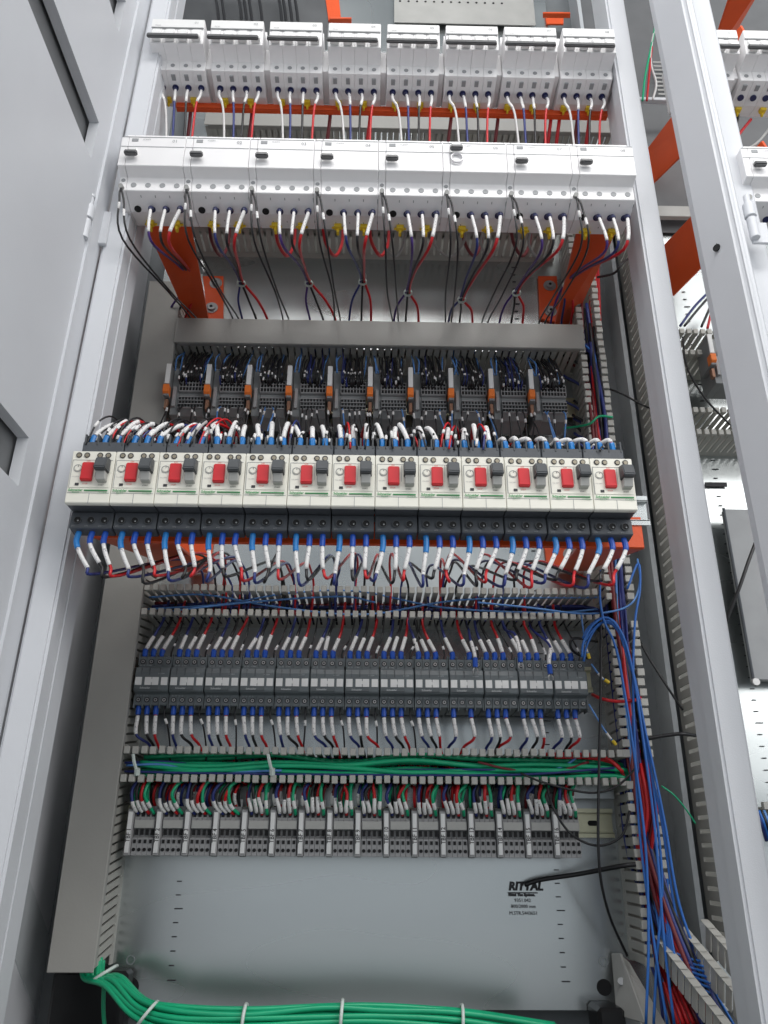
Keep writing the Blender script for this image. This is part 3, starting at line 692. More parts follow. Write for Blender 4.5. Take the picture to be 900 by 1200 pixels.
# ================================================================ CONTACTORS
o4 = .080
xa4, xb4 = X(157, 800, o4), X(690, 803, o4); w4 = (xb4 - xa4) / 13
z4m = Z(423, 800, o4); z4t = Z(423, 772, o4 - .012) - z4m; z4b = Z(423, 829, o4 - .012) - z4m
def contactor(label):
    r = empty('contactor', (0, 0, 0), label, 'contactor', 'dark grey contactors in one row')
    w = w4 - .0012
    ym = .010
    MB().prism([(ym, z4t), (ym, z4t - .014), (.002, z4t - .016), (0, .011), (0, -.012), (.002, z4b + .016), (ym, z4b + .014), (ym, z4b), (.070, z4b), (.070, z4t)], 0, w).build('housing', M['contact'], r, bevel=.0010)
    MB().box(.001, w - .012, -.0012, .004, -.0115, -.0070).build('lower_rib', M['contact2'], r, bevel=.0004)
    MB().box(w * .42, w * .44, -.0004, .004, .007, z4t - .017).box(w * .18, w * .19, -.0004, .004, .007, z4t - .017).box(w * .72, w * .73, -.0004, .004, .007, z4t - .017).build('housing_seam', M['graphite'], r)
    MB().box(0, w, .0, .004, -.0002, .0).build('lower_seam', M['graphite'], r)
    tm = MB()
    for j in range(5): tm.box(j * (w - .001) / 4, j * (w - .001) / 4 + .0012, ym - .002, ym + .02, z4t - .012, z4t + .0035)
    for j in range(5): tm.box(j * (w - .001) / 4, j * (w - .001) / 4 + .0012, ym - .002, ym + .02, z4b - .0035, z4b + .012)
    tm.build('terminal_barrier', M['contact'], r, bevel=.0003)
    for j in range(4):
        x = (j + .5) * w / 4
        for z in (z4t - .007, z4b + .007):
            h = MB().cyl((x, ym + .0002, z), (0, -1, 0), .0034, .0007, 14).build('screw_hole', M['hole'], r)
            MB().ring((x, ym - .0004, z), (0, -1, 0), .0023, .0012, .0006, 12).build('terminal_screw', M['steel'], h)
        dx = (0, .0012, -.0006, 0)[j]
        MB().box(x - .0042 + dx, x + .0042 + dx, -.0009, .0006, -.0056, .0046).build('marker_tag', M['label'], r, bevel=.0003)
    MB().box(w / 4 * 1.98, w / 4 * 2.02 + .0006, -.0006, .0006, -.002, .002).build('tag_link', M['label'], r)
    text('Schneider', .0033, M['grey_ink2'], r, (.0085, -.0015, -.0104), 'maker_lettering', bold=.0001)
    text('LC1E09', .0024, M['grey_ink2'], r, (.0300, -.0003, .0085), 'type_lettering')
    text('L1   L2   L3  NO', .0022, M['grey_ink2'], r, (.003, ym - .0015, z4t - .0128), 'terminal_marking')
    text('T1   T2   T3  13', .0022, M['grey_ink2'], r, (.003, ym - .0015, z4b + .0112), 'terminal_marking')
    return r
M['grey_ink2'] = mat('pale_ink', (.45, .47, .48), .6)
c0 = contactor('dark grey contactor with four white tags at the left end of its row'); c0.location = (xa4, -o4, z4m)
for k in range(1, 13):
    dup(c0, (xa4 + k * w4, -o4, z4m), 'dark grey contactor with four white tags, %s from the left' % ORD[k] if k < 12 else 'dark grey contactor with four white tags at the right end of its row')
for k in range(13):
    x0 = xa4 + k * w4; w = w4
    for j in range(4):
        xx = x0 + (j + .5) * w / 4
        cc = ('navy', 'black', 'red', 'black')[j]
        loose = (k, j) in ((9, 0), (11, 1), (12, 0)) or False
        # top
        p = Vector((xx, -o4 + .016, z4m + z4t + .000)); slope = (.003 + k * 0) * 1
        dx = .012 if k < 8 else -.014
        if (k, j) in ((9, 1), (10, 3), (11, 3)):
            pp = P({9: 557, 10: 610, 11: 645}[k], {9: 782, 10: 776, 11: 790}[k], .098)
            top = Vector((pp.x - .012, -.05, zb0 - .004)) if k > 9 else Vector((pp.x - .004, -.05, zb0 - .004))
            path = [pp, pp + Vector((.0, .002, .018)), pp + Vector((.004 if k == 11 else -.004, .010, .040)), top + Vector((.002, -.01, -.012)), top, top + Vector((0, .01, .03))]
            wob = wire('loose navy wire with blue fork lug hanging over the contactors, %s of three' % ORD[k - 9], path, .0016, 'navy', 'loose wires over the contactors', lug=(0, .012), sleeve=(.013, .036), rl=2.1, rs=1.5)
            o = wob.location; f = MB().tube([Vector((-.0012, 0, 0)), Vector((-.003, -.001, -.004)), Vector((-.0026, -.001, -.008))], .0008, 6).tube([Vector((.0012, 0, 0)), Vector((.003, -.001, -.004)), Vector((.0026, -.001, -.008))], .0008, 6)
            f.build('fork_tip', M['steel'], wob)
            if j != 3: continue
        if j == 3:
            if k % 1 == 0:
                end = Vector((xx + dx + jit(.004), -.055, zb0 - .004))
                wire('thin black wire at the fourth top terminal of the %s contactor' % ORD[k], [p, p + Vector((.001, 0, .010)), p.lerp(end, .5) + Vector((.002, -.004, 0)), end, end + Vector((0, .01, .03))], .0011, 'black', 'thin wires at the contactors', sleeve=(.012 + jit(.004), .019), rs=1.5)
        else:
            end = Vector((xx + dx + jit(.004), -.052, zb0 - .004))
            wire('%s wire at the %s top terminal of the %s contactor' % (cc, ORD[j], ORD[k]), [p, p + Vector((0, 0, .010)), p.lerp(end, .62) + Vector((jit(.002), -.004, 0)), end, end + Vector((.002, .01, .03))], .0019, cc,
                 'top wires of the contactors', lug=(0, .0105), sleeve=(.0115, .031 + jit(.002)), rl=1.9, rs=1.45)
        # bottom
        p = Vector((xx, -o4 + .016, z4m + z4b)); end = Vector((xx + .004 + jit(.006), -.050, zg1 + .004))
        if j == 3:
            if k < 8: wire('thin black wire at the fourth bottom terminal of the %s contactor' % ORD[k], [p, p + Vector((.0, 0, -.012)), p.lerp(end, .5) + Vector((.001, -.004, 0)), end, end + Vector((0, .01, -.03))], .0011, 'black', 'thin wires at the contactors', sleeve=(.016, .023), rs=1.6)
        else:
            bend = (.006 if k < 9 else -.008)
            wire('%s wire at the %s bottom terminal of the %s contactor' % (cc, ORD[j], ORD[k]), [p, p + Vector((0, 0, -.012)), p + Vector((.003 + jit(.0015), -.003, -.036)), end + Vector((bend, -.004, .006)), end + Vector((bend * 1.6, .008, -.006)), end + Vector((bend * 2, .02, -.02))], .0018, cc,
                 'bottom wires of the contactors', lug=(0, .011), sleeve=(.0125, .036), rl=1.9, rs=1.45)

# ================================================================ LOWEST TERMINAL ROW
o5 = .052
xa5, xb5 = X(146, 985, o5), X(681, 990, o5); w5 = (xb5 - xa5) / 16
z5t = Z(420, 950, o5); z5b = Z(420, 1004, o5); h5 = z5t - z5b
def terms(label, num, ncol=4):
    r = empty('terminal_block', (0, 0, 0), label, 'terminal block', 'grey terminal blocks of the lowest row')
    lw = w5 * .26
    MB().prism([(-.003, 0), (-.003, -h5), (.004, -h5 - .001), (.045, -h5 + .010), (.045, .004), (.004, .004)], 0.0008, lw - .0006).build('label_carrier', M['term'], r, bevel=.0006)
    MB().box(.0022, lw - .0020, -.0045, -.0028, -h5 + .003, -.003).build('label_strip', M['label'], r)
    n = len(num)
    text(num, .0074, M['ink'], r, (lw * .5 + .0026, -.0048, -h5 * .72), 'number', rotz=90, sx=.9, bold=.00012)
    g = MB(); dk = MB(); cw5 = (w5 - lw) / ncol
    for c in range(ncol):
        x0 = lw + c * cw5; x1 = x0 + cw5 - .0003
        g.prism([(.006, .004), (.002, -.010), (.000, -.012), (.000, -.022), (.005, -.023), (.006, -h5 * .58), (0, -h5 * .62), (-.001, -h5), (.008, -h5), (.045, -h5 + .012), (.045, .004)], x0, x1)
        xm = (x0 + x1) / 2
    g.build('clamp_body', M['term'], r, bevel=.0003)
    for c in range(ncol):
        xm = lw + (c + .5) * cw5
        dk.box(xm - .0019, xm + .0019, .0015, .0045, -.0085, -.0045)
        dk.box(xm - .0019, xm + .0019, .0030, .0056, -h5 * .56, -h5 * .44)
        dk.box(xm - .0016, xm + .0016, -.0012, .001, -h5 * .74, -h5 * .66)
        dk.cyl((xm, .0006, -h5 * .875), (0, -1, 0), .0021, .0022, 12)
    dk.build('clamp_openings', M['hole'], r)
    MB().box(lw + .002, w5 - .001, .010, .014, .004, .013).build('top_marker_strip', M['label'], r)
    MB().prism([(.004, -.012), (-.0008, -.0125), (-.0008, -.0215), (.004, -.022)], lw + .001, w5 - .0012).build('bridge_cover', M['meter'], r)
    return r
for k in range(16):
    nm = 'TBF %d' % (k + 1)
    r = terms('grey terminal block with white strip reading %s in the lowest row' % nm, nm); r.location = (xa5 + k * w5, -o5, z5t)
    lw = w5 * .26; cw5 = (w5 - lw) / 4
    cs = ['navy', 'black', 'red', 'green']
    bow = .010 if k < 4 else (.002 if k < 9 else -.006)
    for j in range(4):
        xx = xa5 + k * w5 + lw + (j + .5) * cw5
        p = Vector((xx, -o5 + .003, z5t - .005)); top = Vector((xx + bow * .3 + jit(.003), -.030, zg0 - .004))
        if k < 4: ptop = [p, p + Vector((-.005 - .0015 * k, -.012, .010)), p + Vector((-.009 + jit(.002), -.018 + jit(.004), .026 + jit(.004))), p + Vector((.001 + jit(.005), -.012, .040)), top + Vector((.012, 0, 0)), top + Vector((.014, .01, .02))]
        else: ptop = [p, p + Vector((-.001 + bow * .2, -.010, .008)), p + Vector((-.003 + bow * .4 + jit(.003), -.014 + jit(.004), .024 + jit(.003))), p + Vector((-.001 + jit(.004), -.012, .036)), top + Vector((jit(.006), 0, 0)), top + Vector((0, .01, .03))]
        s1 = .032 + jit(.003)
        wire('%s wire with white sleeve into the %s clamp of terminal block %s' % (cs[j], ORD[j], nm), ptop, .0021, cs[j], 'wires of the lowest terminal row', sleeve=(.006 + jit(.002) if j < 3 else .012, s1 - .009 if j < 3 else .021), rs=1.15)

rw = MB(); org = Vector((0, -o5, z5t))
for k in range(16):
    for j in range(7):
        xx = xa5 + k * w5 + w5 * .2 + j * w5 * .8 / 7 + jit(.001); tl = jit(.007) + (.006 if k < 4 else 0)
        p = Vector((xx, -o5 + .012, z5t + .002)); a_ = p + Vector((-.002, -.012 + jit(.004), .012 + jit(.003))); b_ = p + Vector((tl * .4, -.014 + jit(.004), .026)); c_ = Vector((xx + tl, -.034, zg0 - .004))
        rw.cur = random.choice((0, 1, 2, 2, 3, 3, 4)); path = spline([p, a_, b_, c_, c_ + Vector((0, .01, .03))], 5); rw.tube([v - org for v in path], .0019, 6)
        if random.random() < .3: rw.cur = 5; rw.tube([v - org for v in sub(path, .008, .024)], .0023, 6)
t = rw.build('rear_wires', [M['w_navy'], M['w_black'], M['w_red'], M['w_green'], M['w_maroon'], M['sleeve']], smooth=True); t.location = org
tag(t, 'dense second layer of red, green, navy and black wires behind the lowest terminal row sleeves', 'wires', kind='stuff')

# ================================================================ SMALL TERMINAL BLOCKS (upper)
o6 = .092
xa6 = X(197, 455, o6); w6 = (X(621, 458, o6) - xa6) / 9
z6 = Z(420, 456, o6)
def relayblk(label):
    r = empty('terminal_block', (0, 0, 0), label, 'terminal block', 'grey terminal blocks with orange tips')
    # holder card on the left
    MB().box(-.0035, .0045, -.010, .030, -.022, .030).build('end_bracket', M['term_d'], r, bevel=.0006)
    MB().box(-.0030, .0038, -.0118, -.0102, -.002, .032).build('marker_card', M['label'], r, bevel=.0003)
    MB().prism([(-.0135, -.004), (-.0135, -.016), (-.008, -.020), (.0, -.020), (.0, -.004)], -.0042, .0046).build('orange_latch', M['otip'], r, bevel=.0006)
    MB().box(-.002, .003, -.004, .004, -.040, -.024).build('copper_foot', M['copper'], r, bevel=.0006)
    MB().box(.0050, .0165, .004, .050, -.046, .034).build('side_module', M['term_d'], r, bevel=.0006)
    MB().box(.0080, .0128, -.0016, .004, -.034, -.001).build('status_window', M['term'], r, bevel=.0004)
    x0, x1 = .0168, w6 - .006; n = 8; cw = (x1 - x0) / n
    MB().prism([(.010, .014), (.002, .012), (.0, -.009), (.004, -.010), (.004, -.0165), (.0, -.0175), (.002, -.036), (.012, -.044), (.050, -.046), (.050, .014)], x0, x1).build('clamp_body', M['term_d'], r, bevel=.0005)
    lat = MB(); hol = MB()
    for row, (za, yy) in enumerate(((.0085, .0015), (.0030, .0010), (-.0040, .0004))):
        for c in range(n): hol.box(x0 + c * cw + .0008, x0 + (c + 1) * cw - .0008, yy - .0012, yy + .002, za - .0022, za + .0022)
    for row, za in enumerate((-.0205, -.0265, -.0325)):
        for c in range(n): hol.box(x0 + c * cw + .0008 + (row % 2) * .0008, x0 + (c + 1) * cw - .0008 + (row % 2) * .0008, .0, .004, za - .0022, za + .0022)
    hol.build('clamp_openings', M['hole'], r)
    fr = MB()
    for c in range(n + 1): fr.box(x0 + c * cw - .0004, x0 + c * cw + .0004, -.0009, .001, -.0075, .0105)
    for za in (.0108, .0057, -.0003, -.0075): fr.box(x0, x1, -.0008, .001, za - .0005, za + .0005)
    for za in (-.0178, -.0235, -.0295, -.0355): fr.box(x0, x1, -.0008, .002, za - .0005, za + .0005)
    fr.build('clamp_grid', M['term'], r)
    return r
rb = relayblk('grey terminal block with white card and orange latch, %s from the left' % ORD[0]); rb.location = (xa6, -o6, z6)
for k in range(1, 10):
    dup(rb, (xa6 + k * w6, -o6, z6), 'grey terminal block with white card and orange latch, %s from the left' % ORD[k])
e = P(822, 430, .062); 
nr = dup(rb, (e.x, -o6, e.z + .0), 'grey relay block with orange latch in the neighbouring bay')
# thin wires of the small blocks: too many to count
tw = MB(); org = Vector((0, -.06, z6))
for k in range(10):
    for j in range(22):
        xx = xa6 + k * w6 + .0175 + (j % 11) * (w6 - .026) / 11 + jit(.0008)
        low = j % 3 == 0
        p = Vector((xx, -o6 - .001, z6 + random.choice((.0085, .003, .009))))
        q = p + Vector((jit(.002), -.006, .012)); e = Vector((xx + jit(.004), -.045 + jit(.01), zc0 + .004 + jit(.003)))
        path = spline([p, q, q.lerp(e, .6) + Vector((jit(.003), -.004, 0)), e, e + Vector((0, .01, .02))], 4)
        tw.cur = 0 if random.random() < .9 else 1
        tw.tube([v - org for v in path], .0011, 5)
        s = random.uniform(.004, .034); tw.cur = 2
        if random.random() < .5: tw.tube([v - org for v in sub(path, s, s + .0048)], .0015, 6)
    for j in range(3):
        xx = xa6 + k * w6 + (.008, .047, .012)[j] + jit(.002)
        p = Vector((xx, -o6 + .003, z6 + .030 - (j == 1) * .02)); e = Vector((xx + jit(.008), -.05, zc0 + .004)); path = spline([p, p.lerp(e, .5) + Vector((jit(.004), -.008, 0)), e, e + Vector((0, .01, .02))], 4)
        tw.cur = 3; tw.tube([v - org for v in path], .0012, 5)
    # lower side: wires leaving downward
    for j in range(6):
        xx = xa6 + k * w6 + (.001 if j < 2 else .018 + (j - 2) * .009) + jit(.003)
        p = Vector((xx, -o6 + .001, z6 - .033)); e = Vector((xx + jit(.010), -.06 - random.random() * .05, z6 - .115 + jit(.01)))
        path = spline([p, p + Vector((jit(.003), -.006, -.012)), p.lerp(e, .6) + Vector((jit(.006), -.01, 0)), e], 4)
        tw.cur = random.choice((0, 0, 0, 3)); tw.tube([v - org for v in path], .0012, 5)
        s = random.uniform(.006, .02); tw.cur = 2; tw.tube([v - org for v in sub(path, s, s + .006)], .0017, 6)
t = tw.build('thin_wires', [M['w_black'], M['w_navy'], M['sleeve'], M['w_sky']], smooth=True); t.location = org
tag(t, 'mass of thin black wires with tiny white tags at the small terminal blocks', 'wires', kind='stuff')

# ================================================================ CABLES IN THE DUCTS
def cable(label, pts, r, color, group, name='cable', n=6): return wire(label, pts, r, color, group, name=name, cat='cable', n=n)
# upper open duct: mostly dark cables
for i in range(9):
    zz_ = zb0 + .005 + (i % 5) * .0055; y = -.012 - (i // 3) * .012; col = ['black', 'navy', 'black', 'navy', 'dark red', 'black', 'navy', 'black', 'navy'][i]
    pts = [Vector((xh0 + .002 + (xh1 - .006 - xh0) * t / 6, y + jit(.004), zz_ + jit(.003))) for t in range(7)] + [Vector((xR0 + .014, y, zz_ - .03))]
    cable('%s cable lying in the duct above the contactors, %s layer from the bottom' % (col, ORD[i]), pts, .0024, col, 'cables in the duct above the contactors')
for i, pp in enumerate([[(170, 714), (260, 708), (340, 695), (420, 693), (520, 712), (640, 718), (700, 714)], [(175, 700), (240, 697), (330, 712), (430, 720), (540, 703), (700, 700)], [(200, 716), (300, 705), (400, 699), (440, 706)]]):
    cable('light blue cable snaking along the duct above the contactors, %s of three' % ORD[i], [P(x, y, .055 + i * .004) for x, y in pp], .0014, 'light blue', 'light blue cables above the contactors')
# green duct
for i in range(11):
    z_ = zg0 + .006 + (i % 4) * .0068; y = -.040 - (i // 4) * .013; x1 = xR0 + .012
    pts = [Vector((xL1 + .012 + (x1 - .05 - xL1) * t / 7 + (0 if i < 3 else .01), y + jit(.006), z_ + jit(.005))) for t in range(8)] + [Vector((x1 - .006, y + .004, z_ - .012)), Vector((x1 + .004, y + .006, z_ - .06)), Vector((x1 + .004, y + .008, z_ - .12))]
    cable('green cable in the open duct above the lowest terminals, %s strand' % ORD[i], pts, .0031, 'green', 'green cables in the duct')
for i, (col, pts) in enumerate([('navy', [(146, 894), (200, 893), (260, 902), (340, 904), (430, 903), (560, 902), (720, 905)]), ('light blue', [(148, 897), (190, 896), (240, 905), (330, 903)]),
                                ('navy', [(146, 904), (230, 906), (400, 908), (600, 908), (720, 900)]), ('light blue', [(420, 912), (520, 908), (620, 908), (660, 898), (682, 882)]), ('dark red', [(560, 893), (600, 902), (650, 904), (690, 893)]),
                                ('red', [(640, 884), (680, 884), (710, 888), (730, 905)]), ('red', [(650, 887), (690, 888), (722, 896), (735, 920)])]):
    cable('%s cable laid over the green cables in the duct, %s one' % (col, ORD[i]), [P(x, y, .066 + (i % 3) * .003) for x, y in pts], .0016 if 'red' != col else .0024, col, 'cables over the green ones')
for i, (px, py) in enumerate([(159, 893), (317, 893)]):
    a = P(px - 3, 884, .086); b = P(px + 2, 905, .080)
    t = MB().tube(spline([a, a.lerp(b, .5) + Vector((0, -.004, 0)), b]), .0022, 6).cyl(b - Vector((0, 0, .003)), (0, -.4, 1), .0036, .008, 8).build('cable_tie', M['tie'], origin=a)
    tag(t, 'white cable tie across the green cable duct, %s' % ('at its left end' if i == 0 else 'near its middle'), 'cable tie')

# right vertical duct: bundle
xm0, xm1 = xR0 + .004, xR1 - .004
vc = 0
for i in range(30):
    fx = (i % 8) / 7; y = -.028 - (i // 8) * .016
    up = i % 3
    col = ['navy', 'black', 'navy', 'black', 'dark red', 'black', 'navy', 'black'][i % 8] if i < 24 else ['dark red', 'dark red', 'red', 'navy', 'black', 'navy'][i - 24]
    xx = xm0 + (xm1 - xm0) * fx
    zs = [zRb - .05 + (ZC + .70 + .04 * (i % 5) - zRb) * t / 9 for t in range(10)]
    pts = [Vector((xx + jit(.0035), y + jit(.006), z)) for z in zs]
    pts[0] += Vector((.045, -.06, -.02)); pts[1] += Vector((.012, -.02, 0))
    if i < 12: pts[-1] = pts[-2] + Vector((-.03, -.0, .03)); 
    cable('%s cable packed in the right-hand duct, strand %s of the bundle' % (col, ['one', 'two', 'three', 'four', 'five', 'six', 'seven', 'eight', 'nine', 'ten', 'eleven', 'twelve', 'thirteen', 'fourteen', 'fifteen', 'sixteen', 'seventeen', 'eighteen', 'nineteen', 'twenty', 'twenty-one', 'twenty-two', 'twenty-three', 'twenty-four', 'twenty-five', 'twenty-six', 'twenty-seven', 'twenty-eight', 'twenty-nine', 'thirty'][i]),
          pts, .0021 + .0006 * (i >= 24), col, 'cables in the right-hand duct')
for i in range(5):
    cable('red cable in the upper end of the right-hand duct, %s' % ORD[i], [P(690 + i * 2.5, 300, .05), P(692 + i * 2.5, 350, .055), P(696 + i * 2, 400, .05), P(700 + i * 2, 440, .03)], .0026, 'red', 'red cables at the top of the right-hand duct')
for i in range(6):
    o = .072 + (i % 3) * .004
    cable('red cable bulging out of the right-hand duct, %s' % ORD[i], [P(742 + i * 2, 875, .04), P(746 + i * 3, 905, o), P(752 + i * 3.4, 950, o + .01), P(747 + i * 3.2, 1000, o), P(756 + i * 3, 1050, .06), P(768 + i * 4, 1120, .06), P(795 + i * 6, 1200, .10)], .0023, 'red' if i != 4 else 'dark red', 'red cables bulging from the right-hand duct')
for i in range(12):
    c = ['navy', 'black', 'blue', 'black', 'navy', 'black', 'navy', 'light blue', 'black', 'navy', 'dark red', 'navy'][i]
    st_ = [(684 + jit(4), 405 + jit(8)), (694 + jit(3), 418), (700 + jit(3), 450), (706 + jit(4), 490), (712 + jit(4), 530), (718 + jit(4), 600)] if i < 7 else [(722 + jit(6), 650), (728 + jit(6), 720), (736 + jit(8), 800), (742 + jit(8), 880), (748 + jit(9), 960), (758 + jit(9), 1050), (768 + jit(8), 1120), (790 + jit(14), 1200)]
    cable('%s cable straying out of the right-hand duct %s, %s' % (c, 'near the small terminal blocks' if i < 7 else 'along its lower half', ORD[i]), [P(x, y, .074 + jit(.006)) for x, y in st_], .0017, c, 'stray cables of the right-hand duct')
# blue cables
blue = [[(683, 748), (690, 735), (706, 724), (722, 731), (733, 760), (745, 800), (753, 850), (762, 900), (775, 960), (790, 1060), (805, 1120), (835, 1200)],
        [(685, 752), (694, 739), (708, 729), (724, 739), (737, 775), (747, 810), (757, 860), (768, 910), (780, 970), (796, 1060), (826, 1140), (862, 1205)],
        [(682, 770), (684, 752), (695, 732), (712, 724), (730, 745), (742, 790), (750, 840), (757, 890), (765, 950), (772, 1020), (778, 1100), (790, 1200)],
        [(684, 775), (688, 755), (700, 734), (716, 729), (733, 755), (745, 805), (755, 850), (763, 905), (770, 960), (776, 1040), (770, 1120), (766, 1200)],
        [(735, 690), (748, 660), (750, 690), (744, 730), (742, 800), (745, 900), (750, 980), (760, 1060), (772, 1140), (782, 1200)],
        [(165, 718)] if False else [(704, 668), (703, 700), (708, 728), (722, 760), (735, 830), (748, 920), (757, 1000), (760, 1100), (757, 1200)]]
for i, b in enumerate(blue):
    cable('long bright blue cable running down outside the right-hand duct, strand %s' % ['one', 'two', 'three', 'four', 'five', 'six'][i], [P(x, y, .098 + .004 * (i % 3)) for x, y in b], .0016, 'blue', 'bright blue cables at the right', n=5)
for i in range(7):
    cable('blue cable sweeping forward at the lower right corner, %s' % ORD[i], [P(764 + i * 3, 1030, .08), P(772 + i * 2.2, 1085, .09 + i * .002), P(782 + i * 2, 1108 + i * 4, .10 + i * .002), P(803 + i, 1122 + i * 5, .11 + i * .002), P(832, 1128 + i * 6, .11 + i * .002)], .0014, 'blue', 'blue cables sweeping forward')
cable('light blue cable crossing from the upper open duct into the right-hand duct', [P(560, 706, .085), P(620, 712, .088), P(680, 719, .09), P(720, 716, .092), P(742, 705, .09), P(750, 680, .09), P(747, 655, .085)], .0014, 'light blue', None)
cable('thin green wire crossing the right-hand duct beside the small terminal rail', [P(650, 502, .05), P(668, 501, .055), P(690, 497, .086), P(702, 488, .09), P(718, 489, .09)], .0018, 'green', None)
cable('dark green wire passing from the right-hand duct to the next bay', [P(775, 921, .09), P(790, 932, .09), P(805, 950, .08), P(815, 965, .07)], .0010, 'green', None)
for i, pts in enumerate([[(636, 1000), (700, 700)]]): pass
cable('thin black cable hanging in front of the lowest terminals down to the corner', [P(704, 700, .095), P(704, 800, .096), P(702, 900, .10), P(701, 980, .10), P(704, 1030, .09), P(715, 1075, .07), P(735, 1120, .05)], .0017, 'black', None)
cable('thin black cable sagging past the last terminal block to the right', [P(640, 920, .07), P(650, 950, .08), P(670, 978, .08), P(700, 991, .085), P(728, 980, .09), P(738, 950, .09)], .0015, 'black', None)
cable('thin black cable sagging over the small bare metal plate', [P(610, 906, .085), P(640, 918, .088), P(690, 929, .09), P(722, 922, .092), P(745, 900, .09)], .0014, 'black', None)
cable('black cable crossing from the right-hand duct to the right post', [P(757, 866, .08), P(780, 862, .085), P(800, 860, .09), P(815, 862, .08)], .0024, 'black', None)
cable('black cable arching from the right-hand duct up to the next bay', [P(745, 740, .06), P(757, 765, .07), P(780, 802, .07), P(800, 832, .06)], .0016, 'black', None)
cable('black cable hanging between the right-hand duct and the post beside the breakers', [P(700, 325, .10), P(720, 320, .12), P(728, 310, .13), P(740, 300, .12)], .0020, 'black', None)
cable('black cable between the ducts at the level of the small terminal blocks', [P(715, 456, .06), P(730, 462, .065), P(752, 474, .06), P(770, 482, .05)], .0016, 'black', None)
cable('black cable lying diagonally across the neighbouring relay block', [P(800, 395, .08), P(805, 430, .10), P(825, 465, .11), P(850, 492, .11), P(880, 520, .10)], .0016, 'black', None)
cable('black cable hanging diagonally in front of the grey door panel far right', [P(896, 610, .10), P(880, 650, .11), P(866, 690, .11), P(850, 730, .10)], .0024, 'black', None)
# black cable tie tail
t = wire('black plastic tie tail pointing left over the printed plate lettering', [P(615, 1037, .012), P(634, 1031, .02), P(680, 1024, .04), P(727, 1015, .075), P(745, 1013, .08)], .0028, 'black', None, name='tie_tail', cat='cable tie')
# right side contactor helpers: yellow ferrules
for i, (pts) in enumerate([[(681, 720), (686, 755), (691, 772)], [(693, 778), (704, 793), (714, 800)], [(690, 825), (708, 855), (722, 873)]]):
    w = wire('thin blue wire with yellow ferrule right of the contactors, %s from the top' % ORD[i], [P(x, y, .085) for x, y in reversed(pts)], .0012, 'light blue', 'wires with yellow ferrules', lug=(0, .007), sleeve=(.009, .018), lugmat='yellow', rl=1.9)
cable('red cable crossing the right-hand duct beside the contactors', [P(694, 814, .05), P(705, 819, .085), P(725, 822, .09), P(746, 820, .088), P(752, 815, .06)], .0022, 'red', None)
cable('black loop of cable at the right end of the contactor row', [P(690, 772, .05), P(674, 765, .07), P(668, 755, .08), P(674, 748, .08), P(700, 752, .06)], .0018, 'black', None)

# green bundle at the bottom
gb = empty('cable_bundle', P(120, 1120, .05), 'thick bundle of green cables with white ties curving along the bottom of the plate', 'cable bundle')
g0 = gb.location
for i in range(12):
    a = (i % 4) * 1.0; b = i // 4
    off = lambda s: Vector(((a - 1.5) * .0052 * s + jit(.001), -(b) * .0055, 0))
    c = [Vector((xL1 - .010, -.046, zLb + .010)), Vector((xL1 - .006, -.048, zLb - .008)), P(134, 1150, .075), P(165, 1180, .100), P(210, 1194, .120), P(290, 1197, .125), P(380, 1192, .125), P(450, 1192, .125), P(540, 1198, .125), P(650, 1214, .12)]
    pts = []
    for q_, cc in enumerate(c):
        f = max(0, min(1, (q_ - 1) / 3)); aa = (a - 1.5) * .0062
        pts.append(cc + Vector((aa * (1 - f) + jit(.0012), -b * .0058, aa * f + jit(.0016) + (.002 if b == 1 else 0))) - g0)
    MB().tube(spline(pts, 6), .0030, 8).build('cable', M['w_green'], gb, smooth=True)
for (px, py, ang) in [(122, 1141, .55), (172, 1189, .9), (286, 1196, 1.5), (400, 1191, 1.5), (541, 1197, 1.5)]:
    c = P(px, py, .06 if px < 130 else .118 if px < 200 else .1315) - g0; ax = Vector((math.sin(ang), 0, -math.cos(ang))); u = Vector((math.cos(ang), 0, math.sin(ang))); v = Vector((0, -1, 0))
    pts = [c + v * -.001 + u * (.0150 * math.cos(t_)) + v * (.0150 * math.sin(t_)) for t_ in [2 * math.pi * k / 16 for k in range(17)]]
    MB().tube(pts, .0019, 6).build('cable_tie', M['tie'], gb, smooth=True)
cable('single green cable dropping from the bundle at the lower left', [P(122, 1150, .06), P(121, 1180, .062), P(123, 1210, .06)], .0024, 'green', None)

# ================================================================ UPPER BACKGROUND
pp_ = P(540, 0, .02); g = empty('perforated_panel', pp_, 'pale grey panel with a row of holes above the upper breakers', 'panel')
a, b = P(462, 30, .012), P(628, 30, .012); zt2 = Z(540, -60, .012)
MB().box(a.x - pp_.x, b.x - pp_.x, .008, .010, -.06, .12).build('panel_sheet', M['meter'], g)
q = MB()
for i in range(13): q.cyl(Vector((a.x + .012 + i * .0175, pp_.y + .0078, Z(540, 3, .012))) - pp_, (0, -1, 0), .0024, .0006, 10)
q.build('punched_holes', M['hole'], g)
for i, px in enumerate([255, 262, 282, 288, 294, 306, 329, 334, 341, 348]):  # tubes stand in for blurred cable reflections in the plate
    cable('black cable reflection built as a tube above the upper breakers, %s from the left' % ORD[i], [P(px - 8 + jit(3), -30, .05), P(px - 2, 0, .06), P(px + 1, 22, .07), P(px + 4, 60, .07), P(px + 4, 120, .05)], .0030, 'black', 'black cable reflections above the breakers')
dkp = MB().box(X(180, 10, .003), X(385, 10, .003), -.003, -.001, Z(300, 60, 0), zt - .05).build('shade_sheet', M['dark'], None)  # added sheet, coloured like the darkness the mounting plate mirrors
tag(dkp, 'dark sheet standing for darkness mirrored in the plate above the upper breaker row', 'panel')
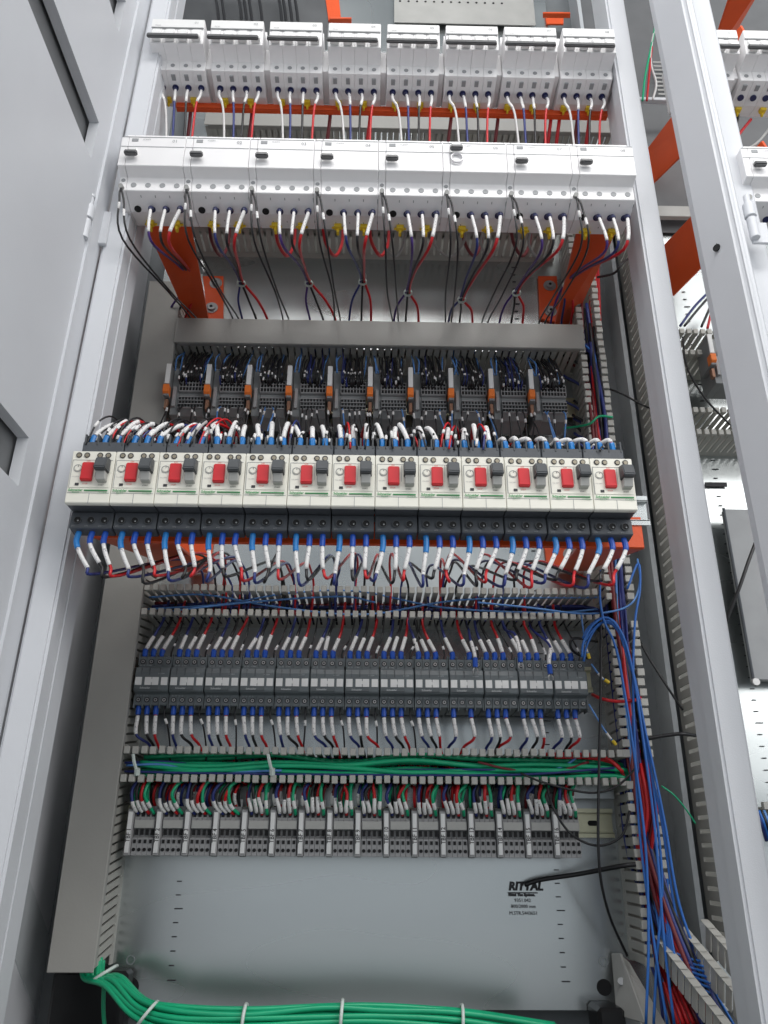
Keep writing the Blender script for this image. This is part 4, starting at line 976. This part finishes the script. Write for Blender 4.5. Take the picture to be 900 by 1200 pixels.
# neighbour's gap details
for i, (col, pts) in enumerate([('green', [(768, 30), (762, 60), (756, 90), (753, 118)]), ('red', [(764, 55), (761, 85), (758, 118)]), ('white', [(771, 20), (764, 50), (763, 75), (769, 98), (765, 117)])]):
    cable('%s cable hanging in the gap between the posts near the top' % col, [P(x, y, .09) for x, y in pts], .0020, col, None)
g = empty('cross_rail', P(771, 121, .05), 'pale horizontal rail in the gap between the posts near the top', 'rail')
MB().box(-.05, .07, -.01, .0, -.003, .004).build('rail_profile', M['paint'], g, bevel=.0008)
g = empty('cross_rail', P(786, 252, .02), 'grey horizontal rail in the gap between the posts, lower one', 'rail')
MB().box(-.03, .07, -.01, .0, -.012, .012).build('rail_profile', M['meter'], g, bevel=.0008)
q = MB(); o = P(775, 90, .02)
for i in range(9): q.box(-.012, .05, -.001, .0, -.05 + i * .011, -.0465 + i * .011)
g = q.build('ventilation_grille', M['meter']); g.location = o; tag(g, 'slatted metal grille in the gap behind the green and white cables', 'grille')
for i, (col, pts) in enumerate([('navy', [(838, 335), (815, 358), (797, 382)]), ('black', [(840, 338), (820, 360), (802, 382)]), ('black', [(838, 345), (830, 365), (822, 383)]), ('red', [(840, 348), (834, 365), (829, 385)])]):
    cable('%s cable slanting down to the upper duct of the neighbouring bay, %s from the left' % (col, ORD[i]), [P(x, y, .05) for x, y in pts], .0022, col, 'cables in the neighbouring bay')
for i, (col, pts) in enumerate([('red', [(880, 140), (868, 155), (860, 168), (850, 190)]), ('black', [(865, 135), (862, 150), (858, 170)]), ('grey', [(902, 150), (890, 165), (875, 175), (860, 176)])]):
    cable('%s cable between the two breaker rows of the neighbouring bay' % col, [P(x, y, .25) for x, y in pts], .0022, col, None)
# grey inner door panel in the neighbouring bay
g = empty('access_panel', P(885, 690, .02), 'dull grey hinged metal panel low in the neighbouring bay', 'panel')
o = g.location; a, b = P(848, 597, .03), P(882, 797, .03)
MB().box(a.x - o.x, .25, -.012, .0, b.z - o.z, a.z - o.z).build('panel_sheet', mat('panel_grey', (.30, .31, .32), .45), g, bevel=.001)
MB().tube([Vector((a.x - o.x - .002, -.014, b.z - o.z)), Vector((a.x - o.x - .002, -.014, a.z - o.z))], .0022, 8).build('hinge_rod', M['charcoal'], g)
MB().cyl((b.x - o.x, -.014, b.z - o.z - .004), (0, -1, 0), .006, .006, 10).build('latch', M['steel'], g, bevel=.001)
a = P(826, 568, .003); b = P(851, 566, .003)
t = MB().box(0, b.x - a.x, -.002, 0, -.0035, .0035).build('arrow_sticker', M['ink']); t.location = a; tag(t, 'small black pointed sticker on the neighbouring bay plate', 'sticker')
cl = [('navy', 0), ('blue', 3), ('black', 6), ('light blue', 9)]
for c, dx in cl: cable('%s cable end in the lowest duct of the neighbouring bay' % c, [P(886 + dx, 950, .09), P(892 + dx, 965, .095), P(898 + dx, 985, .08)], .002, c, None)

# ================================================================ LIGHT
w = bpy.data.worlds.new('World'); SC.world = w; w.use_nodes = True
nt = w.node_tree; bg = nt.nodes['Background']; bg.inputs[1].default_value = .62
tc = nt.nodes.new('ShaderNodeTexCoord'); sp = nt.nodes.new('ShaderNodeSeparateXYZ'); cr = nt.nodes.new('ShaderNodeValToRGB')
nt.links.new(tc.outputs['Generated'], sp.inputs[0]); mr = nt.nodes.new('ShaderNodeMapRange'); mr.inputs[1].default_value = -1; mr.inputs[2].default_value = 1
nt.links.new(sp.outputs[2], mr.inputs[0]); nt.links.new(mr.outputs[0], cr.inputs['Fac']); nt.links.new(cr.outputs['Color'], bg.inputs[0])
e = cr.color_ramp.elements; e[0].position = 0; e[0].color = (.50, .52, .54, 1); e[1].position = 1; e[1].color = (.36, .39, .42, 1)
k = e.new(.5); k.color = (.78, .84, .90, 1); k = e.new(.72); k.color = (.50, .54, .58, 1)
def area(name, loc, target, sx, sy, e, col=(1, .98, .96)):
    l = bpy.data.lights.new(name, 'AREA'); l.shape = 'RECTANGLE'; l.size = sx; l.size_y = sy; l.energy = e; l.color = col
    ob = bpy.data.objects.new(name, l); COL.objects.link(ob); ob.location = loc
    ob.rotation_euler = (Vector(target) - Vector(loc)).to_track_quat('-Z', 'Y').to_euler(); return ob
area('ceiling_and_fill_lamp', (.1, -2.0, 2.75), (0, 0, .9), 2.4, .5, 38)
area('ceiling_and_fill_lamp', (-3.0, -3.4, 2.2), (0, 0, .5), 2.2, 2.2, 60)  # added fill from the left for the low rows, no lamp known there
area('ceiling_and_fill_lamp', (2.9, -3.2, 2.2), (-.2, 0, .5), 2.2, 2.2, 60)  # added right-hand fill, set aside to avoid glare in the plate
SC.view_settings.view_transform = 'Standard'; SC.view_settings.look = 'None'; SC.view_settings.exposure = .24; SC.view_settings.gamma = 1
